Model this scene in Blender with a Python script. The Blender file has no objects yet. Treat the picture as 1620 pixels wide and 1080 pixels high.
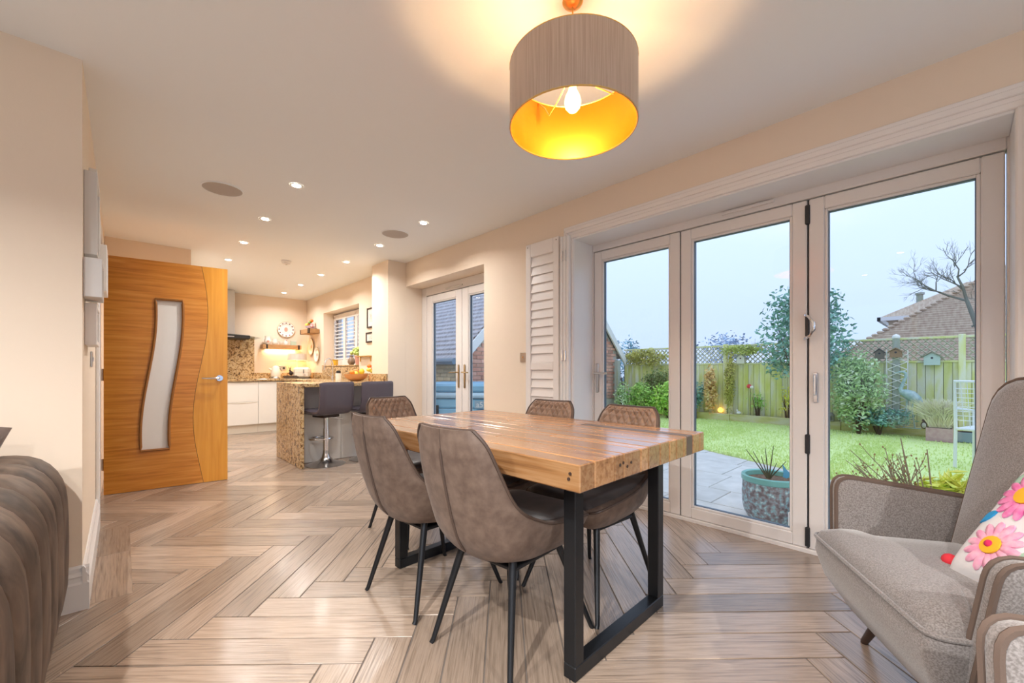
import bpy, math, random
from mathutils import Vector, Matrix
random.seed(11)
PI = math.pi
scene = bpy.context.scene
COL = scene.collection

# ---------------------------------------------------------------- camera, sky, exposure
cam_data = bpy.data.cameras.new('camera')
cam_data.sensor_width = 36.0
cam_data.lens = 36.0 * 660.0 / 1620.0
cam_data.shift_y = 46.0 / 1620.0
cam_data.clip_start = 0.02
cam_data.clip_end = 300
cam = bpy.data.objects.new('camera', cam_data)
COL.objects.link(cam)
cam.location = (0, 0, 1.04)
cam.rotation_euler = (PI / 2, 0, -math.radians(43.118))
scene.camera = cam

SKY = 0.445
world = bpy.data.worlds.new('overcast_sky')
scene.world = world
world.use_nodes = True
wn = world.node_tree.nodes
wl = world.node_tree.links
# even overcast sky, a little brighter towards the zenith
_tc = wn.new('ShaderNodeTexCoord'); _sp = wn.new('ShaderNodeSeparateXYZ'); _mr = wn.new('ShaderNodeMapRange')
_mr.inputs['To Min'].default_value = 1.0; _mr.inputs['To Max'].default_value = 1.8
wl.new(_tc.outputs['Generated'], _sp.inputs[0]); wl.new(_sp.outputs['Z'], _mr.inputs['Value'])
_mu = wn.new('ShaderNodeMath'); _mu.operation = 'MULTIPLY'; _mu.inputs[1].default_value = SKY
wl.new(_mr.outputs[0], _mu.inputs[0]); wl.new(_mu.outputs[0], wn['Background'].inputs['Strength'])
wn['Background'].inputs['Color'].default_value = (0.585, 0.73, 1.0, 1)

scene.view_settings.view_transform = 'Standard'
scene.view_settings.look = 'None'
scene.view_settings.gamma = 1.0
scene.view_settings.use_curve_mapping = False
scene.view_settings.exposure = 1.35
scene.cycles.use_denoising = True
scene.cycles.max_bounces = 8
scene.cycles.diffuse_bounces = 5
scene.cycles.transparent_max_bounces = 16
scene.cycles.sample_clamp_indirect = 6.0
scene.cycles.caustics_reflective = False
scene.cycles.caustics_refractive = False

WARM = (1.0, 0.99, 0.975)
DOWNLIGHT_W = 3.7
FILL_W = 25.0  # power of the fill lamps added behind the camera
PENDANT_W = 7.2

# ---------------------------------------------------------------- mesh helpers
class MB:
    def __init__(s):
        s.v = []; s.f = []
    def add(s, vs, fs):
        o = len(s.v)
        s.v += [tuple(p) for p in vs]
        s.f += [tuple(i + o for i in f) for f in fs]
        return s
    def box(s, x0, x1, y0, y1, z0, z1):
        return s.add([(x0,y0,z0),(x1,y0,z0),(x1,y1,z0),(x0,y1,z0),(x0,y0,z1),(x1,y0,z1),(x1,y1,z1),(x0,y1,z1)],
                     [(0,3,2,1),(4,5,6,7),(0,1,5,4),(1,2,6,5),(2,3,7,6),(3,0,4,7)])
    def rbox(s, x0, x1, y0, y1, z0, z1, b=0.004):
        X = (x0, x1); Y = (y0, y1); Z = (z0, z1)
        vs = []; idx = {}
        for i in (0, 1):
            for j in (0, 1):
                for k in (0, 1):
                    dx = b if i == 0 else -b; dy = b if j == 0 else -b; dz = b if k == 0 else -b
                    idx[i,j,k,0] = len(vs); vs.append((X[i], Y[j]+dy, Z[k]+dz))
                    idx[i,j,k,1] = len(vs); vs.append((X[i]+dx, Y[j], Z[k]+dz))
                    idx[i,j,k,2] = len(vs); vs.append((X[i]+dx, Y[j]+dy, Z[k]))
        fs = []
        for i in (0, 1):
            q = [idx[i,0,0,0], idx[i,1,0,0], idx[i,1,1,0], idx[i,0,1,0]]; fs.append(q if i else q[::-1])
            q = [idx[0,i,0,1], idx[1,i,0,1], idx[1,i,1,1], idx[0,i,1,1]]; fs.append(q[::-1] if i else q)
            q = [idx[0,0,i,2], idx[1,0,i,2], idx[1,1,i,2], idx[0,1,i,2]]; fs.append(q if i else q[::-1])
        for i in (0, 1):
            for j in (0, 1):
                fs.append([idx[i,j,0,0], idx[i,j,1,0], idx[i,j,1,1], idx[i,j,0,1]])
                fs.append([idx[i,0,j,0], idx[i,1,j,0], idx[i,1,j,2], idx[i,0,j,2]])
                fs.append([idx[0,i,j,1], idx[1,i,j,1], idx[1,i,j,2], idx[0,i,j,2]])
                for k in (0, 1):
                    fs.append([idx[i,j,k,0], idx[i,j,k,1], idx[i,j,k,2]])
        return s.add(vs, fs)
    def lathe(s, prof, c=(0,0,0), n=24, axis='z', cap=True):
        vs = []; fs = []
        for (r, h) in prof:
            for k in range(n):
                a = 2*PI*k/n
                p = (r*math.cos(a), r*math.sin(a), h)
                if axis == 'x': p = (h, p[0], p[1])
                elif axis == 'y': p = (p[1], h, p[0])
                vs.append((c[0]+p[0], c[1]+p[1], c[2]+p[2]))
        for i in range(len(prof)-1):
            for k in range(n):
                a = i*n+k; b = i*n+(k+1) % n
                fs.append((a, b, b+n, a+n))
        if cap:
            fs.append(tuple(range(n-1, -1, -1)))
            fs.append(tuple((len(prof)-1)*n+k for k in range(n)))
        return s.add(vs, fs)
    def tube(s, pts, r, n=8, closed=False):
        pts = [Vector(p) for p in pts]
        m = len(pts); vs = []; fs = []
        up = None
        for i, p in enumerate(pts):
            if closed: t = pts[(i+1) % m] - pts[i-1]
            else: t = pts[min(i+1, m-1)] - pts[max(i-1, 0)]
            if t.length < 1e-9: t = Vector((0,0,1))
            t.normalize()
            if up is None: up = Vector((0,0,1)) if abs(t.z) < .9 else Vector((1,0,0))
            a = t.cross(up)
            if a.length < 1e-6:
                up = Vector((1,0,0)) if abs(t.x) < .9 else Vector((0,1,0)); a = t.cross(up)
            a.normalize(); b = a.cross(t); b.normalize(); up = b
            rr = r[i] if isinstance(r, (list, tuple)) else r
            for k in range(n):
                an = 2*PI*k/n
                vs.append(p + a*(rr*math.cos(an)) + b*(rr*math.sin(an)))
        for i in range(m if closed else m-1):
            for k in range(n):
                a0 = i*n+k; b0 = i*n+(k+1) % n
                a1 = ((i+1) % m)*n+k; b1 = ((i+1) % m)*n+(k+1) % n
                fs.append((a0, b0, b1, a1))
        if not closed:
            fs.append(tuple(range(n-1, -1, -1))); fs.append(tuple((m-1)*n+k for k in range(n)))
        return s.add(vs, fs)
    def prism(s, poly, h0, h1, axis='z'):
        n = len(poly)
        def m(p, h):
            if axis == 'z': return (p[0], p[1], h)
            if axis == 'y': return (p[0], h, p[1])
            return (h, p[0], p[1])
        vs = [m(p, h0) for p in poly] + [m(p, h1) for p in poly]
        fs = [tuple(range(n-1, -1, -1)), tuple(range(n, 2*n))]
        for i in range(n):
            j = (i+1) % n
            fs.append((i, j, n+j, n+i))
        return s.add(vs, fs)
    def grid(s, fn, nu, nv, wrap=False):
        vs = [fn(i/nu, j/nv) for i in range(nu+1) for j in range(nv+1)]
        fs = []
        for i in range(nu):
            for j in range(nv):
                a = i*(nv+1)+j
                fs.append((a, a+1, a+nv+2, a+nv+1))
        return s.add(vs, fs)
    def ell(s, c, rx, ry, rz, n=16, m=10):
        vs = [(c[0], c[1], c[2]-rz)]
        for i in range(1, m):
            ph = -PI/2 + PI*i/m
            for k in range(n):
                a = 2*PI*k/n
                vs.append((c[0]+rx*math.cos(ph)*math.cos(a), c[1]+ry*math.cos(ph)*math.sin(a), c[2]+rz*math.sin(ph)))
        vs.append((c[0], c[1], c[2]+rz))
        fs = []
        for k in range(n): fs.append((0, 1+(k+1) % n, 1+k))
        for i in range(m-2):
            for k in range(n):
                a = 1+i*n+k; b = 1+i*n+(k+1) % n
                fs.append((a, b, b+n, a+n))
        t = len(vs)-1; o = 1+(m-2)*n
        for k in range(n): fs.append((o+k, o+(k+1) % n, t))
        return s.add(vs, fs)
    def xf(s, mat):
        s.v = [tuple(mat @ Vector(p)) for p in s.v]
        return s
    def mesh(s, name, mat, smooth=False):
        me = bpy.data.meshes.new(name)
        me.from_pydata(s.v, [], s.f)
        if isinstance(mat, (list, tuple)):
            for q in mat: me.materials.append(q)
        elif mat: me.materials.append(mat)
        if smooth:
            me.polygons.foreach_set('use_smooth', [True]*len(me.polygons))
            try: me.set_sharp_from_angle(angle=math.radians(42 if smooth is True else smooth))
            except Exception: pass
        me.update()
        return me
    def build(s, name, mat, parent=None, smooth=False, loc=None, rot=None):
        o = bpy.data.objects.new(name, s.mesh(name, mat, smooth))
        COL.objects.link(o)
        if parent is not None: o.parent = parent
        if loc is not None: o.location = loc
        if rot is not None: o.rotation_euler = rot
        return o

def fix_normals(o):
    import bmesh
    bm = bmesh.new(); bm.from_mesh(o.data)
    bmesh.ops.recalc_face_normals(bm, faces=bm.faces)
    bm.to_mesh(o.data); bm.free()
    return o

def tag(o, label=None, cat=None, group=None, kind=None):
    if label: o['label'] = label
    if cat: o['category'] = cat
    if group: o['group'] = group
    if kind: o['kind'] = kind
    return o
def thing(name, label, cat, loc=(0,0,0), rz=0.0, group=None, kind=None):
    o = bpy.data.objects.new(name, None)
    COL.objects.link(o)
    o.empty_display_size = .1
    o.location = loc
    o.rotation_euler = (0, 0, rz)
    return tag(o, label, cat, group, kind)
def struct(name, mb, mat, label=None, parent=None, smooth=False):
    o = mb.build(name, mat, parent, smooth)
    if parent is None: o['kind'] = 'structure'
    if label: o['label'] = label
    return o
def copy_tree(o, parent=None):
    c = o.copy()
    COL.objects.link(c)
    if parent is not None:
        c.parent = parent
        c.matrix_parent_inverse = o.matrix_parent_inverse.copy()
    for ch in list(o.children):
        copy_tree(ch, c)
    return c
def share(name, me, parent, loc=(0,0,0), rot=(0,0,0), scale=(1,1,1)):
    o = bpy.data.objects.new(name, me)
    COL.objects.link(o)
    o.parent = parent; o.location = loc; o.rotation_euler = rot; o.scale = scale
    return o

# ---------------------------------------------------------------- material helpers
MATS = {}
def pm(name, col, rough=.5, metal=0.0, col2=None, scale=10, stretch=(1,1,1), detail=4, lo=.35, hi=.65, bump=0.0, bscale=None,
       rand=0.0, coat=0.0, spec=.5, sheen=0.0, distort=0.0, ramp=None, randtex=False, trans=0.0, coords='Object', vor=False, bstretch=None):
    m = bpy.data.materials.new(name)
    m.use_nodes = True
    nt = m.node_tree; N = nt.nodes; L = nt.links
    b = N['Principled BSDF']
    b.inputs['Base Color'].default_value = (*col, 1)
    b.inputs['Roughness'].default_value = rough
    b.inputs['Metallic'].default_value = metal
    b.inputs['Specular IOR Level'].default_value = spec
    b.inputs['Coat Weight'].default_value = coat
    b.inputs['Coat Roughness'].default_value = .16
    b.inputs['Sheen Weight'].default_value = sheen
    if trans: b.inputs['Transmission Weight'].default_value = trans
    vec = None
    def coord():
        nonlocal vec
        if vec is None:
            tc = N.new('ShaderNodeTexCoord')
            src = tc.outputs[coords]
            if randtex:
                oi = N.new('ShaderNodeObjectInfo')
                mu = N.new('ShaderNodeMath'); mu.operation = 'MULTIPLY'; mu.inputs[1].default_value = 37.0
                L.new(oi.outputs['Random'], mu.inputs[0])
                ad = N.new('ShaderNodeVectorMath'); ad.operation = 'ADD'
                L.new(src, ad.inputs[0]); L.new(mu.outputs[0], ad.inputs[1])
                src = ad.outputs[0]
            vec = src
        return vec
    def mapped(st):
        mp = N.new('ShaderNodeMapping'); mp.inputs['Scale'].default_value = st
        L.new(coord(), mp.inputs['Vector'])
        return mp.outputs[0]
    colout = None
    if col2 is not None or ramp is not None:
        if vor:
            nz = N.new('ShaderNodeTexVoronoi'); nz.inputs['Scale'].default_value = scale
            fac = nz.outputs['Color']
        else:
            nz = N.new('ShaderNodeTexNoise'); nz.inputs['Scale'].default_value = scale
            nz.inputs['Detail'].default_value = detail; nz.inputs['Distortion'].default_value = distort
            fac = nz.outputs['Fac']
        L.new(mapped(stretch), nz.inputs['Vector'])
        cr = N.new('ShaderNodeValToRGB')
        if ramp is None: ramp = [(lo, col), (hi, col2)]
        el = cr.color_ramp.elements
        while len(el) < len(ramp): el.new(.5)
        for e, (p, c) in zip(el, ramp):
            e.position = p; e.color = (*c, 1)
        L.new(fac, cr.inputs['Fac'])
        colout = cr.outputs['Color']
    if rand:
        oi = N.new('ShaderNodeObjectInfo')
        mr = N.new('ShaderNodeMapRange')
        mr.inputs['To Min'].default_value = 1-rand; mr.inputs['To Max'].default_value = 1+rand
        L.new(oi.outputs['Random'], mr.inputs['Value'])
        hs = N.new('ShaderNodeHueSaturation')
        if colout is not None: L.new(colout, hs.inputs['Color'])
        else: hs.inputs['Color'].default_value = (*col, 1)
        L.new(mr.outputs[0], hs.inputs['Value'])
        colout = hs.outputs['Color']
    if colout is not None: L.new(colout, b.inputs['Base Color'])
    if bump:
        nz2 = N.new('ShaderNodeTexNoise'); nz2.inputs['Scale'].default_value = bscale or scale
        nz2.inputs['Detail'].default_value = 3
        L.new(mapped(bstretch or stretch), nz2.inputs['Vector'])
        bp = N.new('ShaderNodeBump'); bp.inputs['Strength'].default_value = bump; bp.inputs['Distance'].default_value = .01
        L.new(nz2.outputs['Fac'], bp.inputs['Height'])
        L.new(bp.outputs[0], b.inputs['Normal'])
    MATS[name] = m
    return m
def emit(name, col, strength):
    m = bpy.data.materials.new(name); m.use_nodes = True
    N = m.node_tree.nodes; L = m.node_tree.links
    N.remove(N['Principled BSDF'])
    e = N.new('ShaderNodeEmission'); e.inputs[0].default_value = (*col, 1); e.inputs[1].default_value = strength
    L.new(e.outputs[0], N['Material Output'].inputs[0])
    m.cycles.emission_sampling = 'NONE'
    return m
def glass_mat(name, tint=(1,1,1), refl=.05, gloss_rough=0.0, extra=None):
    m = bpy.data.materials.new(name); m.use_nodes = True
    N = m.node_tree.nodes; L = m.node_tree.links
    N.remove(N['Principled BSDF'])
    t = N.new('ShaderNodeBsdfTransparent'); t.inputs[0].default_value = (*tint, 1)
    g = N.new('ShaderNodeBsdfGlossy'); g.inputs['Roughness'].default_value = gloss_rough
    lw = N.new('ShaderNodeLayerWeight'); lw.inputs['Blend'].default_value = .5
    pw = N.new('ShaderNodeMath'); pw.operation = 'POWER'; pw.inputs[1].default_value = 5.0
    L.new(lw.outputs['Facing'], pw.inputs[0])
    ma = N.new('ShaderNodeMath'); ma.operation = 'MULTIPLY_ADD'; ma.inputs[1].default_value = .5; ma.inputs[2].default_value = refl
    L.new(pw.outputs[0], ma.inputs[0])
    mx = N.new('ShaderNodeMixShader')
    L.new(ma.outputs[0], mx.inputs[0]); L.new(t.outputs[0], mx.inputs[1]); L.new(g.outputs[0], mx.inputs[2])
    out = mx.outputs[0]
    if extra:
        e = N.new('ShaderNodeEmission'); e.inputs[0].default_value = (*extra[0], 1); e.inputs[1].default_value = extra[1]
        ad = N.new('ShaderNodeAddShader'); L.new(out, ad.inputs[0]); L.new(e.outputs[0], ad.inputs[1]); out = ad.outputs[0]
    L.new(out, N['Material Output'].inputs[0])
    return m

WALL = pm('wall_paint', (.84,.71,.57), .75, bump=.03, bscale=180)
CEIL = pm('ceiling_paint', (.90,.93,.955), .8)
WHITE = pm('white_gloss_paint', (.84,.83,.82), .3)
UPVC = pm('white_upvc', (.80,.76,.73), .28)
PINKW = pm('shutter_paint', (.86,.82,.79), .35)
GASKET = pm('black_rubber', (.02,.02,.022), .5)
BASECHROME = pm('satin_chrome', (.55,.54,.53), .22, 1.0)
CHROME = pm('polished_chrome', (.80,.80,.82), .12, 1.0)
STEEL = pm('brushed_steel', (.62,.60,.57), .32, 1.0, bump=.02, bscale=80, bstretch=(1,40,1))
GLASS = glass_mat('window_glass', (.99,1.0,1.0), .02)
PLANK = pm('wood_look_tile', (.22,.15,.105), .25, ramp=[(.25,(.175,.124,.092)),(.42,(.30,.222,.165)),(.58,(.39,.293,.222)),(.75,(.275,.20,.15))],
           scale=1.5, stretch=(3.0,75,75), detail=10, distort=.35, coat=.2, rand=.25, randtex=True, bump=.14, bscale=3, bstretch=(2,45,45), spec=.5)
GROUT = pm('floor_grout', (.17,.14,.12), .8)
OAK = pm('oak_veneer', (.7,.3,.05), .3, ramp=[(.3,(.55,.18,.018)),(.5,(.70,.265,.032)),(.7,(.78,.34,.06))], scale=1.5, stretch=(1.6,30,30), detail=6, distort=.6, coat=.25)
OAKV = pm('oak_veneer_upright', (.68,.32,.05), .3, ramp=[(.3,(.74,.30,.028)),(.7,(.86,.40,.055))], scale=1.5, stretch=(25,25,1.2), detail=6, distort=.5, coat=.25)
OAKD = pm('oak_bead', (.33,.13,.03), .35)
FROST = None
TABLEW = pm('reclaimed_pine', (.34,.165,.06), .26, ramp=[(.25,(.24,.105,.038)),(.45,(.43,.21,.08)),(.62,(.52,.285,.128)),(.8,(.36,.17,.064))],
            scale=1.5, stretch=(42,2.0,42), detail=9, distort=.6, rand=.27, randtex=True, bump=.12, bscale=2, bstretch=(50,3,50), coat=.8)
BLACKM = pm('black_steel', (.028,.030,.034), .36, .6, bump=.02, bscale=60)
LEATHER = pm('taupe_suede_leather', (.118,.076,.056), .55, col2=(.195,.135,.102), scale=26, detail=8, lo=.35, hi=.7, bump=.06, bscale=120, sheen=.08)
QUILT = pm('tan_quilted_leather', (.21,.125,.078), .42, col2=(.29,.185,.125), scale=14, detail=5, bump=.03, bscale=150, sheen=.1)
SEATL = pm('dark_seat_leather', (.055,.047,.047), .42, col2=(.085,.073,.07), scale=20, bump=.04, bscale=140, sheen=.2)
PIPEL = pm('dark_piping', (.085,.055,.042), .5)
STOOLL = pm('plum_grey_leather', (.095,.078,.098), .38, bump=.03, bscale=140)
VELVET = pm('grey_brown_velvet', (.04,.026,.018), .6, col2=(.17,.118,.086), scale=7, stretch=(1,1.8,.6), detail=6, distort=1.0, lo=.32, hi=.70, bump=.05, bscale=40, sheen=0)
TWEED = pm('grey_wool_weave', (.165,.143,.132), .85, col2=(.285,.258,.245), scale=260, detail=3, lo=.38, hi=.62, bump=.12, bscale=320, sheen=.5)
TWEEDP = pm('brown_wool_piping', (.125,.085,.065), .85, bump=.1, bscale=300)
GRANITE = pm('gold_granite', (.5,.35,.18), .14, ramp=[(.30,(.035,.022,.015)),(.40,(.20,.11,.05)),(.50,(.52,.34,.15)),(.60,(.66,.50,.30)),(.70,(.30,.19,.10))], scale=26, detail=8, distort=1.2)
GLOSSW = pm('white_gloss_cabinet', (.85,.82,.77), .16)
SHELFW = pm('rustic_shelf_wood', (.36,.18,.065), .5, col2=(.52,.29,.12), scale=3, stretch=(3,25,25), bump=.05)
IRON = pm('dark_iron', (.05,.035,.03), .5, .5)
CREAMC = pm('cream_enamel', (.82,.76,.66), .2)
CHINA = pm('white_china', (.85,.82,.78), .15)
GOLD = pm('gold_trim', (.65,.40,.10), .35, .6)
DKBROWN = pm('dark_brown_wood', (.055,.03,.02), .45)
PINK = pm('pink_ceramic', (.66,.33,.26), .4)
# ---------------------------------------------------------------- room shell
XW, XF, XO = 2.63, 2.865, 2.95      # inner wall face, inner face of door frames, outer wall face
XL, YC, YB, HC = -0.125, 2.62, 8.64, 2.40
# floor: grout bed with herringbone planks
floor = struct('floor', MB().box(-3.5, XO, -2.8, YB+.1, -.03, -.003), GROUT, 'wood-look herringbone tiled floor')
W, LN = .145, .87
gx, gy = .0024, .0024
ang = math.atan2(.671, .7416)            # direction of the planks that run away from the viewer, measured from +Y
q = Vector((math.cos(-ang), math.sin(-ang)))    # along the crosswise planks
p = Vector((math.sin(ang), math.cos(ang)))
def clip_poly(poly, x0, x1, y0, y1):
    def cl(pts, f, g):
        out = []
        for i in range(len(pts)):
            a, b = pts[i-1], pts[i]
            fa, fb = f(a), f(b)
            if fb >= 0:
                if fa < 0: out.append(g(a, b, fa, fb))
                out.append(b)
            elif fa >= 0: out.append(g(a, b, fa, fb))
        return out
    def g(a, b, fa, fb):
        t = fa/(fa-fb); return (a[0]+(b[0]-a[0])*t, a[1]+(b[1]-a[1])*t)
    for f in (lambda u: u[0]-x0, lambda u: x1-u[0], lambda u: u[1]-y0, lambda u: y1-u[1]):
        if len(poly) < 3: return []
        poly = cl(poly, f, g)
    return poly
plank_me = MB().rbox(gx, LN-gx, gy, W-gy, -.012, 0, .0015).mesh('plank', PLANK)
O0 = Vector((.186, 2.040))             # a plank corner read off the floor
NP = 0
for m in range(-9, 10):
    for k in range(-70, 71):
        for typ in (0, 1):
            lx = k*W + m*LN; ly = k*W - m*LN + (W if typ else 0)
            if typ == 0: cs = [(0,0),(LN,0),(LN,W),(0,W)]
            else: cs = [(0,0),(W,0),(W,LN),(0,LN)]
            pts = [O0 + q*(lx+a) + p*(ly+b) for a, b in cs]
            cx = sum(t.x for t in pts)/4; cy = sum(t.y for t in pts)/4
            # only where the photograph can see the floor
            d = cy*.73+cx*.6835; r = cx*.73-cy*.6835
            if d < .75 or abs(r) > 1.30*d + .5 or cy > 8.5 or (cx < -.45 and cy > 2.75) or cx < -1.2: continue
            if max(t.x for t in pts) < -1.2 or min(t.x for t in pts) > XF: continue
            base = O0 + q*lx + p*ly
            if typ == 0: loc = base; rz = math.atan2(q.y, q.x)
            else: loc = base + q*W; rz = math.atan2(p.y, p.x)
            inside = all(t.x < XF-.001 and t.y < YB for t in pts)
            if inside:
                share('plank', plank_me, floor, (loc.x, loc.y, 0), (0, 0, rz))
            else:
                c2, s2 = math.cos(-rz), math.sin(-rz)
                pl = clip_poly([(t.x, t.y) for t in pts], -3.4, XF-.001, -2.8, YB)
                if len(pl) < 3: continue
                lp = [((x-loc.x)*c2-(y-loc.y)*s2, (x-loc.x)*s2+(y-loc.y)*c2) for x, y in pl]
                mx = sum(a for a, b in lp)/len(lp); my = sum(b for a, b in lp)/len(lp)
                lp = [(mx+(a-mx)*.992, my+(b-my)*.985) for a, b in lp]
                ar = sum(lp[i-1][0]*lp[i][1]-lp[i][0]*lp[i-1][1] for i in range(len(lp)))
                if ar < 0: lp = lp[::-1]
                o = MB().prism(lp, -.012, 0).build('plank', PLANK, floor)
                o.location = (loc.x, loc.y, 0); o.rotation_euler = (0, 0, rz)
            NP += 1
print('planks', NP)
# border planks along the short left wall
for _y0, _y1 in ((2.64,3.27),(3.275,3.80)):
    _o = MB().rbox(0, _y1-_y0, -.14, 0, -.011, .0012, .0015).build('plank', PLANK, floor)
    _o.location = (-.10, _y0, 0); _o.rotation_euler = (0, 0, PI/2)

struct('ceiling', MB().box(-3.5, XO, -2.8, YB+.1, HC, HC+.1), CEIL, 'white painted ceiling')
# right wall with bifold, french door and kitchen window openings (x from XW to XO)
BY0, BY1, BZ = -.185, 2.10, 2.10
FY0, FY1, FZ = 3.216, 4.775, 2.10
KY0, KY1, KZ0, KZ1 = 6.20, 7.72, 1.11, 2.06
w = MB()
w.box(XW, XO, -2.8, BY0, 0, HC); w.box(XW, XO, BY0, BY1, BZ, HC); w.box(XW, XO, BY1, FY0, 0, HC)
w.box(XW, XO, FY0, FY1, FZ, HC); w.box(XW, XO, FY1, KY0, 0, HC); w.box(XW, XO, KY0, KY1, 0, KZ0)
w.box(XW, XO, KY0, KY1, KZ1, HC); w.box(XW, XO, KY1, YB+.1, 0, HC)
struct('wall_right', w, WALL, 'cream painted wall with glazed doors')
struct('wall_pier', MB().box(2.387, XW-.001, FY1, 5.22, 0, HC), WALL, 'cream wall pier between french doors and kitchen')
struct('wall_back', MB().box(-3.5, XW-.001, YB, YB+.1, 0, HC), WALL, 'cream kitchen back wall')
struct('wall_left', MB().box(XL-.12, XL, YC+.12, 3.99, 0, HC).box(XL-.12, XL, 4.86, YB-.001, 0, HC).box(XL-.12, XL, 3.99, 4.86, 2.03, HC), WALL, 'short cream wall hung with picture frames')
struct('wall_near_left', MB().box(-3.4, XL, YC, YC+.119, 0, HC), WALL, 'cream wall behind the sofa')
struct('wall_kitchen', MB().box(XL+.001, .572, 5.90, YB-.001, 0, HC), WALL, 'boxed-out wall behind the oak door')
struct('wall_far_left', MB().box(-3.5, -3.4, 1.6, YB, 0, HC).box(-3.5, -3.4, -2.8, -1.8, 0, HC).box(-3.5, -3.4, -1.8, 1.6, 0, .25).box(-3.5, -3.4, -1.8, 1.6, 2.2, HC), WALL, 'living room side wall with an added fill window opening')  # wide opening added out of view to let in fill daylight
nw = MB().box(-3.4, -3.0, -2.9, -2.8, 0, HC).box(2.2, XO, -2.9, -2.8, 0, HC).box(-3.0, 2.2, -2.9, -2.8, 0, .25).box(-3.0, 2.2, -2.9, -2.8, 2.2, HC)  # out-of-view opening made nearly full width for more fill daylight
struct('wall_near', nw, WALL, 'living room front wall with an added fill window opening')
struct('fill_window_front', MB().box(-3.0, 2.2, -2.87, -2.84, .25, .31).box(-3.0, 2.2, -2.87, -2.84, 2.14, 2.2).box(-1.73, -1.67, -2.87, -2.84, .31, 2.14).box(-.43, -.37, -2.87, -2.84, .31, 2.14).box(.87, .93, -2.87, -2.84, .31, 2.14), UPVC, 'frame of the added fill window in the front wall')  # unseen window, added for the daylight it lets in
struct('fill_window_side', MB().box(-3.47, -3.44, -1.8, 1.6, .25, .31).box(-3.47, -3.44, -1.8, 1.6, 2.14, 2.2).box(-3.47, -3.44, -.7, -.64, .31, 2.14).box(-3.47, -3.44, .44, .5, .31, 2.14), UPVC, 'frame of the added fill window in the side wall')  # second unseen window, added as a daylight fill
struct('bounce_ground', MB().box(-30, XO, -30, -2.95, -.2, -.12).box(-30, -3.55, -2.95, 12, -.2, -.12), pm('pale_bounce_gravel', (.52,.50,.46), .9, bump=.2, bscale=40), 'pale gravel added outside the fill windows to bounce daylight')  # unseen pale ground added to bounce daylight up to the ceiling
# hallway behind the oak door opening
struct('wall_hall', MB().box(-1.5, -1.4, YC+.12, 5.5, 0, HC), WALL, 'hallway wall')

# skirting boards
def skirt_prof(t=.022, hgt=.19):
    return [(0,0),(t,0),(t,hgt*.60),(t*.72,hgt*.64),(t*.72,hgt*.74),(t*.95,hgt*.78),(t*.55,hgt*.86),(t*.5,hgt*.95),(t*.2,hgt),(0,hgt)]
def skirting(name, a, b, nrm, label):
    a = Vector((a[0], a[1], 0)); b = Vector((b[0], b[1], 0)); n = Vector((nrm[0], nrm[1], 0))
    pr = skirt_prof(); k = len(pr); m = MB()
    vs = [a + n*o + Vector((0,0,z)) for o, z in pr] + [b + n*o + Vector((0,0,z)) for o, z in pr]
    fs = [tuple(range(k)), tuple(range(2*k-1, k-1, -1))] + [(i, (i+1) % k, k+(i+1) % k, k+i) for i in range(k)]
    m.add(vs, fs)
    o = struct(name, m, WHITE, label); fix_normals(o); return o
skirting('baseboard_near_left', (-3.39, YC-.0005), (XL+.022, YC-.0005), (0,-1), 'moulded white skirting behind the sofa')
skirting('baseboard_left', (XL+.0005, YC-.022), (XL+.0005, 3.90), (1,0), 'moulded white skirting on the short left wall')
skirting('baseboard_right', (XW-.0005, BY1+.11), (XW-.0005, FY0), (-1,0), 'white skirting between the glazed doors')
# oak door lining and architrave
tr = MB()
tr.box(XL-.12, XL, 3.99, 4.015, 0, 2.03).box(XL-.12, XL, 4.835, 4.86, 0, 2.03).box(XL-.12, XL, 4.015, 4.835, 2.005, 2.03)
tr.rbox(XL+.0005, XL+.02, 3.90, 3.995, .0, 2.09, .004).rbox(XL+.0005, XL+.02, 3.995, 4.84, 2.015, 2.09, .004)
struct('trim_1', tr, WHITE, 'white door lining and architrave in the left wall')

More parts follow.
